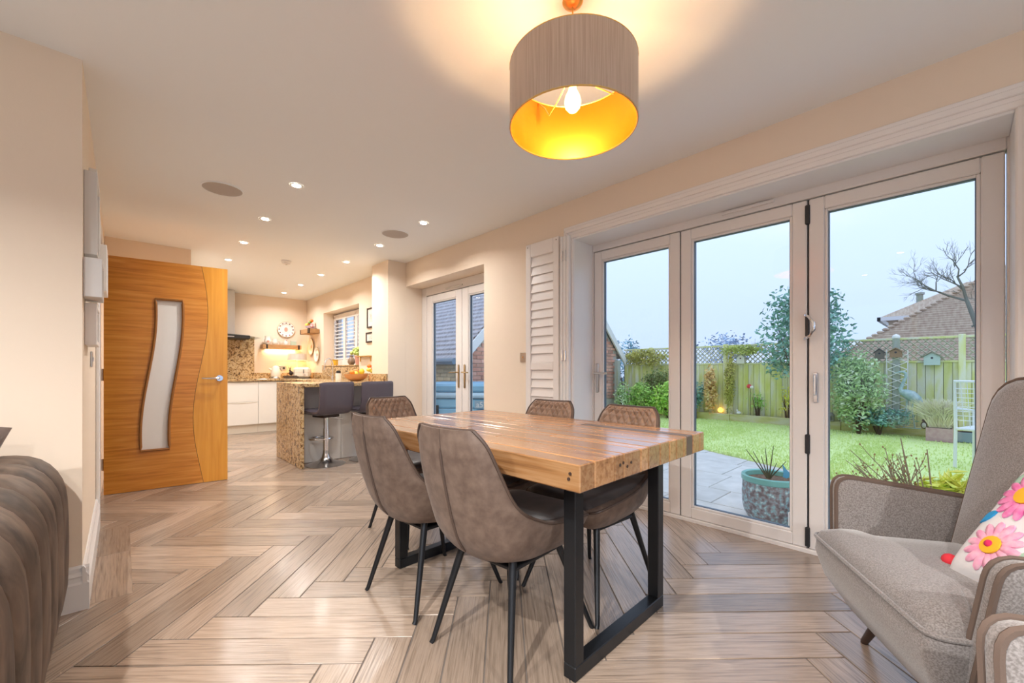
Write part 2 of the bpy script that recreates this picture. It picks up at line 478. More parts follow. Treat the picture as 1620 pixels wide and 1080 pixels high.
# ---------------------------------------------------------------- bifold doors
d1 = thing('door_1', 'white three-leaf bifold doors onto the garden', None, (0,0,0), kind='structure')
fr = MB()
fr.rbox(XF-.005, XF+.075, 2.068, BY1, 0, BZ, .004).rbox(XF-.005, XF+.075, BY0, -.150, 0, BZ, .004)
fr.rbox(XF-.005, XF+.075, -.150, 2.068, 2.022, BZ, .004).rbox(XF-.012, XF+.075, -.150, 2.068, -.004, .022, .003)
fr.build('door_frame', UPVC, d1)
MB().rbox(XF-.022, XF-.0055, .75, 1.05, 2.048, 2.066, .003).box(XF-.023, XF-.0215, .755, 1.045, 2.052, 2.056).build('trickle_vent', UPVC, d1)
def leaf(parent, y0, y1, z0, z1, st=.072, rail=.072):
    lf = MB()
    x0, x1 = XF, XF+.065
    lf.rbox(x0, x1, y0, y0+st, z0, z1, .005).rbox(x0, x1, y1-st, y1, z0, z1, .005)
    lf.rbox(x0, x1, y0+st, y1-st, z0, z0+rail, .005).rbox(x0, x1, y0+st, y1-st, z1-rail, z1, .005)
    # sloped glazing bead
    bx = MB(); b = .014
    bx.rbox(x0+.008, x1-.01, y0+st, y0+st+b, z0+rail, z1-rail, .003).rbox(x0+.008, x1-.01, y1-st-b, y1-st, z0+rail, z1-rail, .003)
    bx.rbox(x0+.008, x1-.01, y0+st+b, y1-st-b, z0+rail, z0+rail+b, .003).rbox(x0+.008, x1-.01, y0+st+b, y1-st-b, z1-rail-b, z1-rail, .003)
    L_ = lf.build('door_leaf', UPVC, parent)
    bx.build('glazing_bead', UPVC, L_)
    g = MB(); e = st+b; er = rail+b; t = .004
    g.box(x0+.022, x0+.046, y0+e, y0+e+t, z0+er, z1-er).box(x0+.022, x0+.046, y1-e-t, y1-e, z0+er, z1-er)
    g.box(x0+.022, x0+.046, y0+e+t, y1-e-t, z0+er, z0+er+t).box(x0+.022, x0+.046, y0+e+t, y1-e-t, z1-er-t, z1-er)
    g.build('gasket', pmgasket, L_)
    MB().box(x0+.031, x0+.037, y0+e+t, y1-e-t, z0+er+t, z1-er-t).build('pane', GLASS, L_)
    return L_
pmgasket = pm('blue_grey_gasket', (.10,.14,.19), .4)
l1 = leaf(d1, 1.336, 2.063, .024, 2.016)
l2 = leaf(d1, .590, 1.328, .024, 2.016)
l3 = leaf(d1, -.145, .580, .024, 2.016)
for yy in (1.332, .585):
    MB().box(XF+.010, XF+.06, yy-.004, yy+.004, .024, 2.016).build('gap_seal', GASKET, d1)
for z in (.09, .62, 1.93):
    MB().rbox(XF-.010, XF+.012, .574, .598, z-.055, z+.055, .004).build('hinge', GASKET, d1)
hb = MB().tube([(XF-.005,.600,1.36),(XF-.03,.592,1.355),(XF-.05,.574,1.345),(XF-.055,.548,1.31),(XF-.055,.545,1.27),(XF-.05,.565,1.235),(XF-.03,.592,1.222),(XF-.005,.600,1.218)], .007, 8)
hb.build('pull_handle', CHROME, d1, True)
MB().rbox(XF-.014, XF-.001, .578, .596, 1.235, 1.35, .003).build('pull_handle_plate', GASKET, d1)
MB().rbox(XF-.012, XF+.0, .535, .56, .86, 1.03, .005).rbox(XF-.03, XF-.010, .54, .555, .90, 1.02, .005).build('lever_handle', CHROME, l3, True)
lh = MB().rbox(XF-.010, XF, 2.012, 2.043, .86, 1.10, .005).lathe([(.009,-.05),(.009,0)], (XF,2.027,1.02), 10, 'x')
lh.tube([(XF-.05,2.027,1.02),(XF-.052,1.99,1.02),(XF-.05,1.91,1.018)], .009, 8).lathe([(.008,-.013),(.008,0)], (XF,2.027,.91), 10, 'x')
lh.build('lever_handle', STEEL, l1, True)
# architrave and shutter frame on the room side
ar = MB()
for k, (o, t) in enumerate(((.0,.018),(.022,.028),(.05,.022),(.075,.034))):
    a = .11-o
    ar.rbox(XW-t, XW-.0005, BY1-.03+a-.03, BY1-.03+a, 0, BZ-.02+a-.03, .004)
    ar.rbox(XW-t, XW-.0005, BY0+.03-a, BY0+.03-a+.03, 0, BZ-.02+a-.03, .004)
    ar.rbox(XW-t, XW-.0005, BY0+.03-a, BY1-.03+a, BZ-.02+a-.03, BZ-.02+a, .004)
struct('trim_2', ar, PINKW, 'stepped white architrave around the bifold doors')
rl = MB()
rl.rbox(XW-.02, XF-.006, BY1-.028, BY1-.001, .0, BZ-.001, .003).rbox(XW-.02, XF-.006, BY0+.001, BY0+.028, .0, BZ-.001, .003).rbox(XW-.02, XF-.006, BY0+.028, BY1-.028, BZ-.026, BZ-.001, .003)
struct('trim_3', rl, WHITE, 'white reveal lining of the bifold opening')

# plantation shutters folded back against the wall
sh = thing('plantation_shutter', 'white louvred shutter panel folded flat against wall left of bifold doors', 'shutter', (XW-.052, 2.205, .03))
SW, SH_ = .375, 2.10
MB().rbox(0, .03, 0, .06, 0, SH_, .004).rbox(0, .03, SW-.06, SW, 0, SH_, .004).rbox(0, .03, .06, SW-.06, SH_-.115, SH_, .004).rbox(0, .03, .06, SW-.06, 0, .12, .004).rbox(0, .03, .06, SW-.06, 1.015, 1.08, .004).build('shutter_frame', PINKW, sh)
lo_me = MB().add([(.004,0,.0),(.010,0,-.003),(.026,0,.082),(.020,0,.085),(.004,SW-.122,.0),(.010,SW-.122,-.003),(.026,SW-.122,.082),(.020,SW-.122,.085)],
                 [(0,1,2,3),(4,7,6,5),(0,4,5,1),(1,5,6,2),(2,6,7,3),(3,7,4,0)]).mesh('louvre', PINKW)
z = .122
while z < 1.0: share('louvre', lo_me, sh, (0,.061,z)); z += .0745
z = 1.082
while z < SH_-.13: share('louvre', lo_me, sh, (0,.061,z)); z += .0745
MB().box(-.001,.001,.02,.028,SH_-.03,SH_-.022).build('magnet_catch', DKBROWN, sh)
MB().box(-.001,.001,SW-.03,SW-.022,SH_-.03,SH_-.022).build('magnet_catch', DKBROWN, sh)
def folded(y, label, n=3, sgn=1):
    t = thing('folded_shutter', label, 'shutter', (XW-.036, y, .03))
    for i in range(n):
        MB().rbox(-.034, -.001, sgn*i*.031-.014, sgn*i*.031+.014, 0, 2.08, .006).build('panel_edge', WHITE, t)
    for z in (.25, 1.13, 1.92):
        for i in range(n-1):
            MB().lathe([(.006,z-.04),(.006,z+.04)], (-.035, sgn*(i+.5)*.031, 0), 8).build('hinge', CHROME, t, True)
    return t
folded(2.10, 'edges of white shutter panels stacked at left side of bifold doors')
folded(-.205, 'edges of white shutter panels stacked at right side of bifold doors', 3, -1)

# ---------------------------------------------------------------- french doors
d2 = thing('door_2', 'white french doors between dining area and kitchen', None, kind='structure')
fr = MB()
fr.rbox(XF-.005, XF+.075, 4.665, FY1-.001, 0, FZ-.001, .004).rbox(XF-.005, XF+.075, FY0+.001, 3.145+.08, 0, FZ-.001, .001)
fr.rbox(XF-.005, XF+.075, 3.225, 4.665, 1.995, FZ-.001, .004).rbox(XF-.01, XF+.075, 3.225, 4.665, -.004, .02, .003)
fr.build('door_frame', UPVC, d2)
MB().rbox(XF-.018, XF-.0055, 3.88, 4.22, 2.02, 2.036, .003).build('trickle_vent', STEEL, d2)
fl1 = leaf(d2, 3.909, 4.660, .022, 1.989, .115, .085)
fl2 = leaf(d2, 3.228, 3.901, .022, 1.989, .115, .085)
MB().box(XF+.012, XF+.06, 3.901, 3.909, .022, 1.989).build('gap_seal', GASKET, d2)
BRASSY = pm('worn_brass', (.50,.36,.20), .3, .9)
for y, sg, lf in ((3.965, 1, fl1), (3.848, -1, fl2)):
    h_ = MB().rbox(XF-.010, XF, y-.016, y+.016, .84, 1.11, .005).lathe([(.009,-.05),(.009,0)], (XF,y,1.02), 8, 'x')
    h_.tube([(XF-.05,y,1.02),(XF-.05,y+sg*.03,1.02),(XF-.05,y+sg*.12,1.018)], .008, 8)
    h_.build('lever_handle', BRASSY, lf, True)

# ---------------------------------------------------------------- oak door standing open
d3 = thing('door_3', 'oak door with curved frosted glass panel, standing open', None, (-.1275+.02, 4.853, .004), math.atan2(-.094, .847), kind='structure')
DW, DH, DT = .852, 2.0, .044
def scurve(t, amp, base):   # horizontal position of the flowing joint at height fraction t
    return base + amp*math.sin((t-.54)*2*PI/.96)
N_ = 40
jl = [(scurve(i/N_, .055, .648), DH*i/N_) for i in range(N_+1)]
glz = [(i/N_) for i in range(N_+1)]
gz0, gz1 = .34, 1.665
gl = [(.281 + .052*math.sin(((t-.5)*2*PI*.62)), gz0+(gz1-gz0)*t) for t in glz]
gr = [(x+.192-.006*t, z) for (x, z), t in zip(gl, glz)]
# main oak field: strips around the glass
def strip(lft, rgt, y0, y1, mb):
    n = len(lft)
    for i in range(n-1):
        a, b, c_, d_ = lft[i], rgt[i], rgt[i+1], lft[i+1]
        mb.add([(a[0],y0,a[1]),(b[0],y0,b[1]),(c_[0],y0,c_[1]),(d_[0],y0,d_[1]),(a[0],y1,a[1]),(b[0],y1,b[1]),(c_[0],y1,c_[1]),(d_[0],y1,d_[1])],
               [(0,1,2,3),(7,6,5,4),(1,5,6,2),(4,0,3,7)] + ([(0,4,5,1)] if i == 0 else []) + ([(3,2,6,7)] if i == n-2 else []))
def joint_at(z):
    t = z/DH; return scurve(t, .055, .648)
mb = MB()
strip([(0,z) for _, z in gl], gl, 0, DT, mb)
strip(gr, [(joint_at(z)-.003, z) for _, z in gr], 0, DT, mb)
nb = 8
strip([(0, gz0*i/nb) for i in range(nb+1)], [(joint_at(gz0*i/nb)-.003, gz0*i/nb) for i in range(nb+1)], 0, DT, mb)
strip([(0, gz1+(DH-gz1)*i/nb) for i in range(nb+1)], [(joint_at(gz1+(DH-gz1)*i/nb)-.003, gz1+(DH-gz1)*i/nb) for i in range(nb+1)], 0, DT, mb)
dl = mb.build('door_leaf', OAK, d3); 
mb = MB(); strip(jl, [(DW, z) for _, z in jl], 0, DT, mb); mb.build('lock_stile', OAKV, d3)
mb = MB(); strip([(x-.004, z) for x, z in jl], [(x+.001, z) for x, z in jl], .003, DT-.003, mb); mb.build('joint_line', DKBROWN, d3)
loop = [(x, -.004, z) for x, z in gl] + [(x, -.004, z) for x, z in gr[::-1]]
bead = MB().tube(loop, .012, 6, True)
bead.tube([(a, DT+.004, c_) for a, b, c_ in loop], .012, 6, True)
bead.build('glazing_bead', OAKD, dl)
frost = bpy.data.materials.new('frosted_glass'); frost.use_nodes = True
fb = frost.node_tree.nodes['Principled BSDF']
fb.inputs['Base Color'].default_value = (.95,.92,.87,1); fb.inputs['Roughness'].default_value = .15
mb = MB(); strip(gl, gr, .016, .026, mb); mb.build('pane', frost, dl)
hd = MB().lathe([(.027,-.008),(.027,0)], (.79,0,.965), 16, 'y').lathe([(.010,-.05),(.010,-.005)], (.79,0,.965), 10, 'y')
hd.tube([(.79,-.05,.965),(.77,-.054,.966),(.72,-.054,.964),(.655,-.05,.966)], [.011,.011,.010,.008], 8)
hd.build('lever_handle', CHROME, d3, True)
for z in (.25, 1.0, 1.75):
    MB().lathe([(.008,z-.05),(.008,z+.05)], (-.009,.02,0), 8).build('hinge', CHROME, d3, True)

# ---------------------------------------------------------------- kitchen window with shutters
k1 = thing('window_1', 'kitchen window with white louvred shutters', None, kind='structure')
wf = MB()
wf.rbox(2.87,2.93,KY0,KY0+.06,KZ0,KZ1,.004).rbox(2.87,2.93,KY1-.06,KY1,KZ0,KZ1,.004).rbox(2.87,2.93,KY0+.06,KY1-.06,KZ0,KZ0+.06,.004).rbox(2.87,2.93,KY0+.06,KY1-.06,KZ1-.06,KZ1,.004)
wf.rbox(2.87,2.93,6.93,6.99,KZ0+.06,KZ1-.06,.004)
wf.build('window_frame', UPVC, k1)
MB().box(2.895,2.90,KY0+.06,6.93,KZ0+.06,KZ1-.06).build('pane', GLASS, k1)
MB().box(2.895,2.90,6.99,KY1-.06,KZ0+.06,KZ1-.06).build('pane', GLASS, k1)
pw_ = (KY1-KY0-.02)/3
for i in range(3):
    y0 = KY0+.01+i*pw_; y1 = y0+pw_-.004; z0, z1 = KZ0+.02, KZ1-.03
    f = MB().rbox(2.80,2.83,y0,y0+.055,z0,z1,.003).rbox(2.80,2.83,y1-.055,y1,z0,z1,.003).rbox(2.80,2.83,y0+.055,y1-.055,z0,z0+.10,.003).rbox(2.80,2.83,y0+.055,y1-.055,z1-.09,z1,.003).build('shutter_panel', PINKW, k1)
    s_ = MB(); z = z0+.125
    while z < z1-.10:
        s_.add([(2.790,y0+.057,z-.012),(2.840,y0+.057,z+.012),(2.842,y0+.057,z+.004),(2.792,y0+.057,z-.02),(2.790,y1-.057,z-.012),(2.840,y1-.057,z+.012),(2.842,y1-.057,z+.004),(2.792,y1-.057,z-.02)],
               [(0,1,2,3),(4,7,6,5),(0,4,5,1),(1,5,6,2),(2,6,7,3),(3,7,4,0)]); z += .062
    s_.build('louvres', PINKW, f)
    MB().box(2.782,2.788,y1-.085,y1-.078,z0+.11,z1-.10).build('tilt_rod', STEEL, f)
# ---------------------------------------------------------------- ceiling fittings
LENS = emit('downlight_lens', (1.0,.86,.66), 40.0)
def downlight(x, y, label, power=DOWNLIGHT_W, group='recessed ceiling downlights'):
    t = thing('ceiling_downlight', label, 'downlight', (x, y, HC), 0, group)
    MB().lathe([(.030,-.004),(.044,-.006),(.046,-.001)], n=20, cap=False).build('trim_ring', WHITE, t, True)
    MB().lathe([(.001,-.0035),(.031,-.0035),(.031,-.001)], n=20).build('lens', LENS, t)
    ld = bpy.data.lights.new('downlight_lamp', 'AREA'); ld.shape = 'DISK'; ld.size = .07; ld.energy = power; ld.color = WARM; ld.spread = math.radians(150)
    lo = bpy.data.objects.new('downlight_lamp', ld); COL.objects.link(lo); lo.parent = t; lo.location = (0, 0, -.012)
    return t
LEFT = [(.939,3.318),(.941,4.244),(.951,5.182),(.956,6.112)]
RIGHT = [(2.032,3.363),(2.048,4.293),(2.055,5.225),(2.071,6.178),(2.077,7.13),(2.078,8.051)]
ln = ['nearest downlight in the row beside the oak door, next to round ceiling speaker', 'second downlight from the camera in the row beside the oak door',
      'third downlight from the camera in the row beside the oak door', 'farthest visible downlight in the row just right of the oak door top']
rn = ['nearest downlight in the row near the glazed wall, right of round speaker', 'second downlight in the right-hand row, left of the small round speaker',
      'third downlight in the right-hand row, above the bar stools', 'fourth downlight in the right-hand row, beside the kitchen window',
      'fifth downlight in the right-hand row, over the sink run', 'last downlight in the right-hand row, closest to kitchen back wall']
for (x, y), l in zip(LEFT, ln): downlight(x, y, l)
for (x, y), l in zip(RIGHT, rn): downlight(x, y, l)
downlight(.96, 7.05, 'downlight over the cooker end, out of sight behind the oak door')
bn = ['added fill downlight behind the camera beside the sofa', 'added fill downlight behind the camera near the armchairs', 'added fill downlight in the far corner behind the camera', 'added fill downlight above the middle of the sofa', 'added fill downlight above the fluted end of the sofa']
for (x, y), l in zip([(-1.0,-.9),(.6,-2.0),(-2.3,-1.9),(-1.9,.9),(-.75,.45)], bn): downlight(x, y, l, FILL_W)  # unseen lamps added to brighten the part of the room in view

SPK = pm('speaker_mesh', (.50,.46,.43), .8, bump=.1, bscale=900)
for x, y, l in ((.553,3.76,'large round grey ceiling speaker nearer the oak door'), (1.988,3.82,'round grey ceiling speaker nearer the french doors')):
    t = thing('ceiling_speaker', l, 'speaker', (x, y, HC), 0, 'round ceiling speakers')
    MB().lathe([(.001,-.006),(.122,-.006),(.126,-.004)], n=40).build('grille', SPK, t)
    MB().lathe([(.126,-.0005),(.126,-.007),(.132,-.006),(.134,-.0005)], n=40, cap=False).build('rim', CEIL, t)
t = thing('smoke_alarm', 'white round smoke alarm on kitchen ceiling', 'smoke alarm', (1.493, 5.689, HC))
MB().lathe([(.055,-.0005),(.055,-.018),(.042,-.03),(.04,-.042),(.02,-.046),(.001,-.046)], n=28).build('body', WHITE, t, True)
MB().lathe([(.012,-.046),(.012,-.050),(.001,-.050)], n=12).build('test_button', STEEL, t)

# pendant drum lamp
PX, PY = 1.216, .971
pl = thing('pendant_lamp', 'drum pendant lamp with taupe silk shade and gold lining over the table', 'pendant lamp', (PX, PY, HC))
SILK = pm('taupe_silk', (.42,.31,.23), .6, col2=(.53,.41,.32), scale=4, stretch=(60,60,1.2), detail=4, bump=.05, bscale=30, sheen=.4)
GOLDL = pm('gold_foil_lining', (.85,.17,.004), .38, .6)
sz0, sz1, SR = -.466, -.240, .2325
MB().lathe([(SR,sz0),(SR,sz1),(SR-.0015,sz1),(SR-.0015,sz0),(SR,sz0)], n=72, cap=False).build('shade', SILK, pl, True)
MB().lathe([(SR-.0035,sz0+.002),(SR-.0035,sz1-.002),(SR-.0022,sz1-.002),(SR-.0022,sz0+.002)], n=72, cap=False).build('shade_lining', GOLDL, pl, True)
rg = MB()
rg.tube([(SR*math.cos(a*PI/24)*.992, SR*math.sin(a*PI/24)*.992, sz0+.002) for a in range(48)], .003, 6, True)
rg.tube([(SR*math.cos(a*PI/24)*.992, SR*math.sin(a*PI/24)*.992, sz1-.002) for a in range(48)], .003, 6, True)
rg.build('shade_rim', GOLD, pl, True)
sp = MB()
for k in range(3):
    a = k*2*PI/3 - .75
    sp.tube([(.02*math.cos(a), .02*math.sin(a), sz1-.028), (.09*math.cos(a), .09*math.sin(a), sz1-.075), (.15*math.cos(a), .15*math.sin(a), sz1-.1), (.18*math.cos(a), .18*math.sin(a), sz1-.055),(SR*math.cos(a)*.985, SR*math.sin(a)*.985, sz1-.006)], .0025, 6)
sp.build('spider_frame', GOLD, pl, True)
MB().tube([(0,0,-.018),(0,0,sz1-.01)], .003, 8).build('cord', GOLD, pl, True)
MB().lathe([(.001,-.020),(.015,-.019),(.034,-.008),(.038,-.0005)], n=24).build('ceiling_rose', GOLD, pl, True)
MB().lathe([(.008,sz1-.012),(.019,sz1-.018),(.019,sz1-.065),(.014,sz1-.075)], n=18).build('bulb_holder', GOLD, pl, True)
bz = sz1-.075
BULB = glass_mat('bulb_glass', (1,.93,.8), .05, 0, ((1.0,.62,.22), 1.6))
MB().lathe([(.013,bz),(.016,bz-.012),(.027,bz-.035),(.031,bz-.055),(.027,bz-.075),(.016,bz-.088),(.001,bz-.092)], n=24, cap=False).build('bulb', BULB, pl, True)
fil = MB()
for k in range(6):
    a = k*PI/3
    fil.tube([(.006*math.cos(a),.006*math.sin(a),bz-.02),(.011*math.cos(a+.4),.011*math.sin(a+.4),bz-.07)], .0012, 5)
fil.build('filament', emit('hot_filament', (1.0,.70,.30), 120.0), pl)
ld = bpy.data.lights.new('pendant_bulb', 'POINT'); ld.energy = PENDANT_W; ld.color = (1.0,.66,.36); ld.shadow_soft_size = .022
lo = bpy.data.objects.new('pendant_bulb', ld); COL.objects.link(lo); lo.parent = pl; lo.location = (0,0,bz-.05)

# ---------------------------------------------------------------- dining table
TRZ = math.radians(1.9)
tb = thing('dining_table', 'chunky reclaimed wood dining table on black steel frames', 'table', (1.385, 1.475, 0), TRZ)
TW, TL, TZ, TT = .925, 1.46, .772, .082
ws = [.076,.112,.055,.112,.056,.090,.078,.062,.070,.030,.060,.076,.048]
sc = TW/sum(ws); y = -TW/2
for i, w_ in enumerate(ws):
    w_ *= sc
    cuts = [-TL/2, TL/2]
    if i == 0: cuts = [-TL/2, TL/2]
    else: cuts = [-TL/2, random.uniform(-.35, .0)+(.3 if i % 2 else 0), TL/2]
    for a, b in zip(cuts[:-1], cuts[1:]):
        dz = random.uniform(-.0015, .0)
        me = MB().rbox(-w_/2+.0018, w_/2-.0018, a+.0012, b-.0012, TZ-TT, TZ+dz, .0035)
        o = me.build('plank', TABLEW if i != 10 or a > -.5 else pm('grey_weathered_pine', (.16,.12,.095), .4, rand=.1) if 'grey_weathered_pine' not in MATS else MATS['grey_weathered_pine'], tb)
        o.location = (y+w_/2, 0, 0)
    y += w_
for (yy, zz) in ((-.695,-.030),(-.690,-.046)): MB().lathe([(.001,-.0015),(.005,-.0015),(.005,.002)], (-TW/2, yy, TZ+zz), 8, 'x').build('bolt_hole', DKBROWN, tb)
for (xx, zz) in ((-.245,-.034),(-.225,-.03),(-.175,-.036),(-.20,-.045)): MB().lathe([(.001,-.0015),(.005,-.0015),(.005,.002)], (xx, -TL/2, TZ+zz), 8, 'y').build('bolt_hole', DKBROWN, tb)
for nm, y0, y1 in (('near', -.598, -.548), ('far', .530, .580)):
    xs0, xs1 = -.305, .345
    m_ = MB().rbox(xs0, xs0+.05, y0, y1, .05, TZ-TT-.0005, .003).rbox(xs1-.05, xs1, y0, y1, .05, TZ-TT-.0005, .003).rbox(xs0, xs1, y0, y1, 0, .05, .003).rbox(xs0+.05, xs1-.05, y0, y1, TZ-TT-.03, TZ-TT-.0005, .003)
    m_.build('leg_frame', BLACKM, tb)

# ---------------------------------------------------------------- dining chairs
INN = [(-.345,.848),(-.330,.80),(-.302,.72),(-.266,.62),(-.236,.555),(-.190,.505),(-.125,.475),(-.04,.463),(.07,.464),(.17,.470),(.225,.468),(.245,.455)]
OUT = [(-.363,.848),(-.359,.79),(-.345,.70),(-.322,.60),(-.300,.52),(-.268,.440),(-.205,.372),(-.10,.347),(.02,.346),(.13,.352),(.215,.374),(.252,.428)]
HWD = [.138,.174,.190,.203,.212,.218,.222,.225,.225,.222,.210,.165]
LIFT= [.015,.022,.030,.042,.058,.072,.072,.055,.035,.018,.008,.0]
def lerp_list(Ls, t):
    n = len(Ls)-1; x = min(max(t, 0), .9999)*n; i = int(x); fr_ = x-i
    def g(k):
        k = min(max(k, 0), n); return Ls[k]
    def cm(a, b, c_, d_):
        return .5*((2*b)+(-a+c_)*fr_+(2*a-5*b+4*c_-d_)*fr_**2+(-a+3*b-3*c_+d_)*fr_**3)
    A, B, C_, D_ = g(i-1), g(i), g(i+1), g(i+2)
    if isinstance(A, tuple): return tuple(cm(a, b, c_, d_) for a, b, c_, d_ in zip(A, B, C_, D_))
    return cm(A, B, C_, D_)
def chair_pt(t, s, side, off=0.0):
    x, z = lerp_list(INN if side == 0 else OUT, t)
    xa, za = lerp_list(INN, max(t-.02, 0)); xb, zb = lerp_list(INN, min(t+.02, 1))
    dx, dz = xb-xa, zb-za; l = math.hypot(dx, dz) or 1
    nx, nz = -dz/l, dx/l              # towards the sitter
    w_ = lerp_list(HWD, t); lf = lerp_list(LIFT, t)
    k = abs(s)**2.3*lf
    if side == 0:
        k += off
        ei = max(0, (abs(s)-.86)/.14)**2*.012; k -= ei
    else:
        ei = max(0, (abs(s)-.7)/.3)**2
        xi, zi = lerp_list(INN, t)
        x = x+(xi-x)*ei*.72; z = z+(zi-z)*ei*.72
    return (x+nx*k, s*w_, z+nz*k)
def make_chair(first_label):
    c_ = thing('dining_chair', first_label, 'chair', (0,0,0), 0, 'dining chairs around the wooden table')
    nu, nv = 44, 20
    m_ = MB()
    m_.grid(lambda u, v: chair_pt(u, v*2-1, 0), nu, nv)
    n0 = len(m_.v)
    m_.grid(lambda u, v: chair_pt(u, v*2-1, 1), nu, nv)
    fl = m_.f[:nu*nv]; fo = [f[::-1] for f in m_.f[nu*nv:]]
    m_.f = fl+fo
    # stitch the rim
    rim = [(i, 0) for i in range(nu+1)] + [(nu, j) for j in range(1, nv+1)] + [(i, nv) for i in range(nu-1, -1, -1)] + [(0, j) for j in range(nv-1, 0, -1)]
    idx = [i*(nv+1)+j for i, j in rim]
    for a, b in zip(idx, idx[1:]+idx[:1]): m_.f.append((a, b, b+n0, a+n0))
    o = m_.build('shell', LEATHER, c_, 70); fix_normals(o)
    # quilted inner back
    def qh(u, v):
        a = (u*9+v*16); b = (u*9-v*16)
        f = min(abs(math.sin(a*PI*.5)), abs(math.sin(b*PI*.5)))
        return .003+.013*(f**.5)*min(1, 12*v, 12*(1-v), 10*u+.2, 10*(1-u))
    bm_ = MB()
    NU, NV = 54, 84
    bm_.grid(lambda u, v: chair_pt(.015+u*.37, (v*2-1)*.93, 0, qh(u, v)), NU, NV)
    bm_.build('backrest', QUILT, c_, 60)
    sm = MB()
    def sh_(u, v):
        e = min(1, 7*u, 7*(1-u))*min(1, 6*v, 6*(1-v))
        return .002+.024*math.sqrt(max(e, 0))
    sm.grid(lambda u, v: chair_pt(.44+u*.53, (v*2-1)*.9, 0, sh_(u, v)), 24, 20)
    sm.build('seat', SEATL, c_, 70)
    rp = []
    for i, j in rim:
        a = Vector(chair_pt(i/nu, j/nv*2-1, 0)); b = Vector(chair_pt(i/nu, j/nv*2-1, 1))
        rp.append((a+b)/2 + (a-b)*.30)
    MB().tube(rp, .0055, 6, True).build('piping', PIPEL, c_, True)
    # stitched seam flange down the outer back
    sp_ = [Vector(chair_pt(.10+.40*i/14, .02, 1)) + Vector((-.003, 0, 0)) for i in range(15)]
    MB().tube(sp_, [.002]+[.005]*13+[.002], 6).build('back_seam', PIPEL, c_, True)
    MB().tube([Vector(chair_pt(.0+.10*i/6, .02, 1))+Vector((-.0005,0,0)) for i in range(7)], .0016, 5).build('back_stitch', PIPEL, c_)
    for sx, sy, wx in ((-1,-1,.195),(-1,1,.195),(1,-1,.218),(1,1,.218)):
        MB().tube([(sx*.130-.01, sy*.125, .375), (sx*.235, sy*wx, .012), (sx*.243, sy*(wx+.002), 0)], [.0155,.0095,.0095], 12).build('leg', BLACKM, c_, True)
    MB().rbox(-.15,.13,-.14,.14,.338,.352,.003).build('under_frame', BLACKM, c_)
    return c_
ch0 = make_chair('nearest dining chair, its taupe back towards the camera')
spots = [((1.128,1.205),math.radians(6),'nearest dining chair, its taupe back towards the camera'),
         ((1.104,1.735),math.radians(4),'taupe dining chair with its back to camera, second along table beside the oak door side'),
         ((1.415,2.44),math.radians(-86),'dining chair at the far head of the table, quilted back facing camera'),
         ((1.660,1.735),math.radians(184),'farther dining chair on garden side of table, in front of folded shutters'),
         ((1.648,1.205),math.radians(178),'dining chair on garden side of table, nearest the table corner')]
for i, ((x, y), a, l) in enumerate(spots):
    c_ = ch0 if i == 0 else copy_tree(ch0)
    c_.location = (x, y, 0); c_.rotation_euler = (0, 0, a); c_['label'] = l
# ---------------------------------------------------------------- kitchen
CT = .90
# back run: two drawer units and a door unit, worktop
def unit(name, label, x0, x1, fronts, yf=8.035):
    t = thing(name, label, 'cabinet', (x0, yf, 0))
    w_ = x1-x0
    MB().box(0, w_, .02, .56, .14, .86).build('carcass', GLOSSW, t)
    MB().box(0, w_, .055, .07, .002, .14).build('plinth', CREAMC, t)
    for z0, z1, kind in fronts:
        f = MB().rbox(.0015, w_-.0015, 0, .0195, z0, z1, .002).build('drawer_front' if kind == 'd' else 'cabinet_door', GLOSSW, t)
        if kind == 'd':
            MB().add([(.02,-.001,z1-.012),(w_*.5,-.001,z1-.022),(w_-.02,-.001,z1-.012),(w_-.02,-.001,z1-.003),(.02,-.001,z1-.003),
                      (.02,-.006,z1-.006),(w_*.5,-.012,z1-.012),(w_-.02,-.006,z1-.006)],
                     [(0,1,6,5),(1,2,7,6),(5,6,7,3,4)]).build('finger_pull', CREAMC, f)
    return t
unit('drawer_unit', 'cream gloss drawer unit left end of back run beside oak door', .76, 1.22, [(.145,.518,'d'),(.523,.85,'d')])
unit('drawer_unit', 'cream gloss two-drawer unit under the granite splashback', 1.2215, 1.681, [(.145,.518,'d'),(.523,.85,'d')])
unit('base_cabinet', 'cream gloss door cabinet on the back run behind the peninsula', 1.6825, 2.04, [(.145,.85,'c')])
wt = thing('back_worktop', 'speckled gold granite worktop along kitchen back and window walls', 'worktop', (0,0,0))
MB().rbox(.60, 2.628, 8.0, 8.638, CT-.038, CT, .004).rbox(2.02, 2.628, 5.66, 8.0, CT-.038, CT, .004).build('slab', GRANITE, wt)
for _m in (MB().rbox(1.742, 2.606, 8.618, 8.638, CT+.0005, CT+.10, .002), MB().rbox(2.607, 2.628, 5.70, 6.18, CT+.0005, CT+.10, .002), MB().rbox(2.607, 2.628, 7.74, 8.617, CT+.0005, CT+.10, .002)): _m.build('upstand', GRANITE, wt)
MB().rbox(2.607, 2.628, 6.19, 7.73, CT+.0005, KZ0-.005, .002).rbox(2.60, 2.79, KY0+.005, KY1-.005, KZ0+.0005, KZ0+.02, .003).build('window_splashback', GRANITE, wt)
tag(MB().rbox(.80, 1.741, 8.615, 8.638, CT+.0005, 1.62, .002).build('granite_splashback', GRANITE), 'tall gold granite splashback panel under the cooker hood', 'splashback')
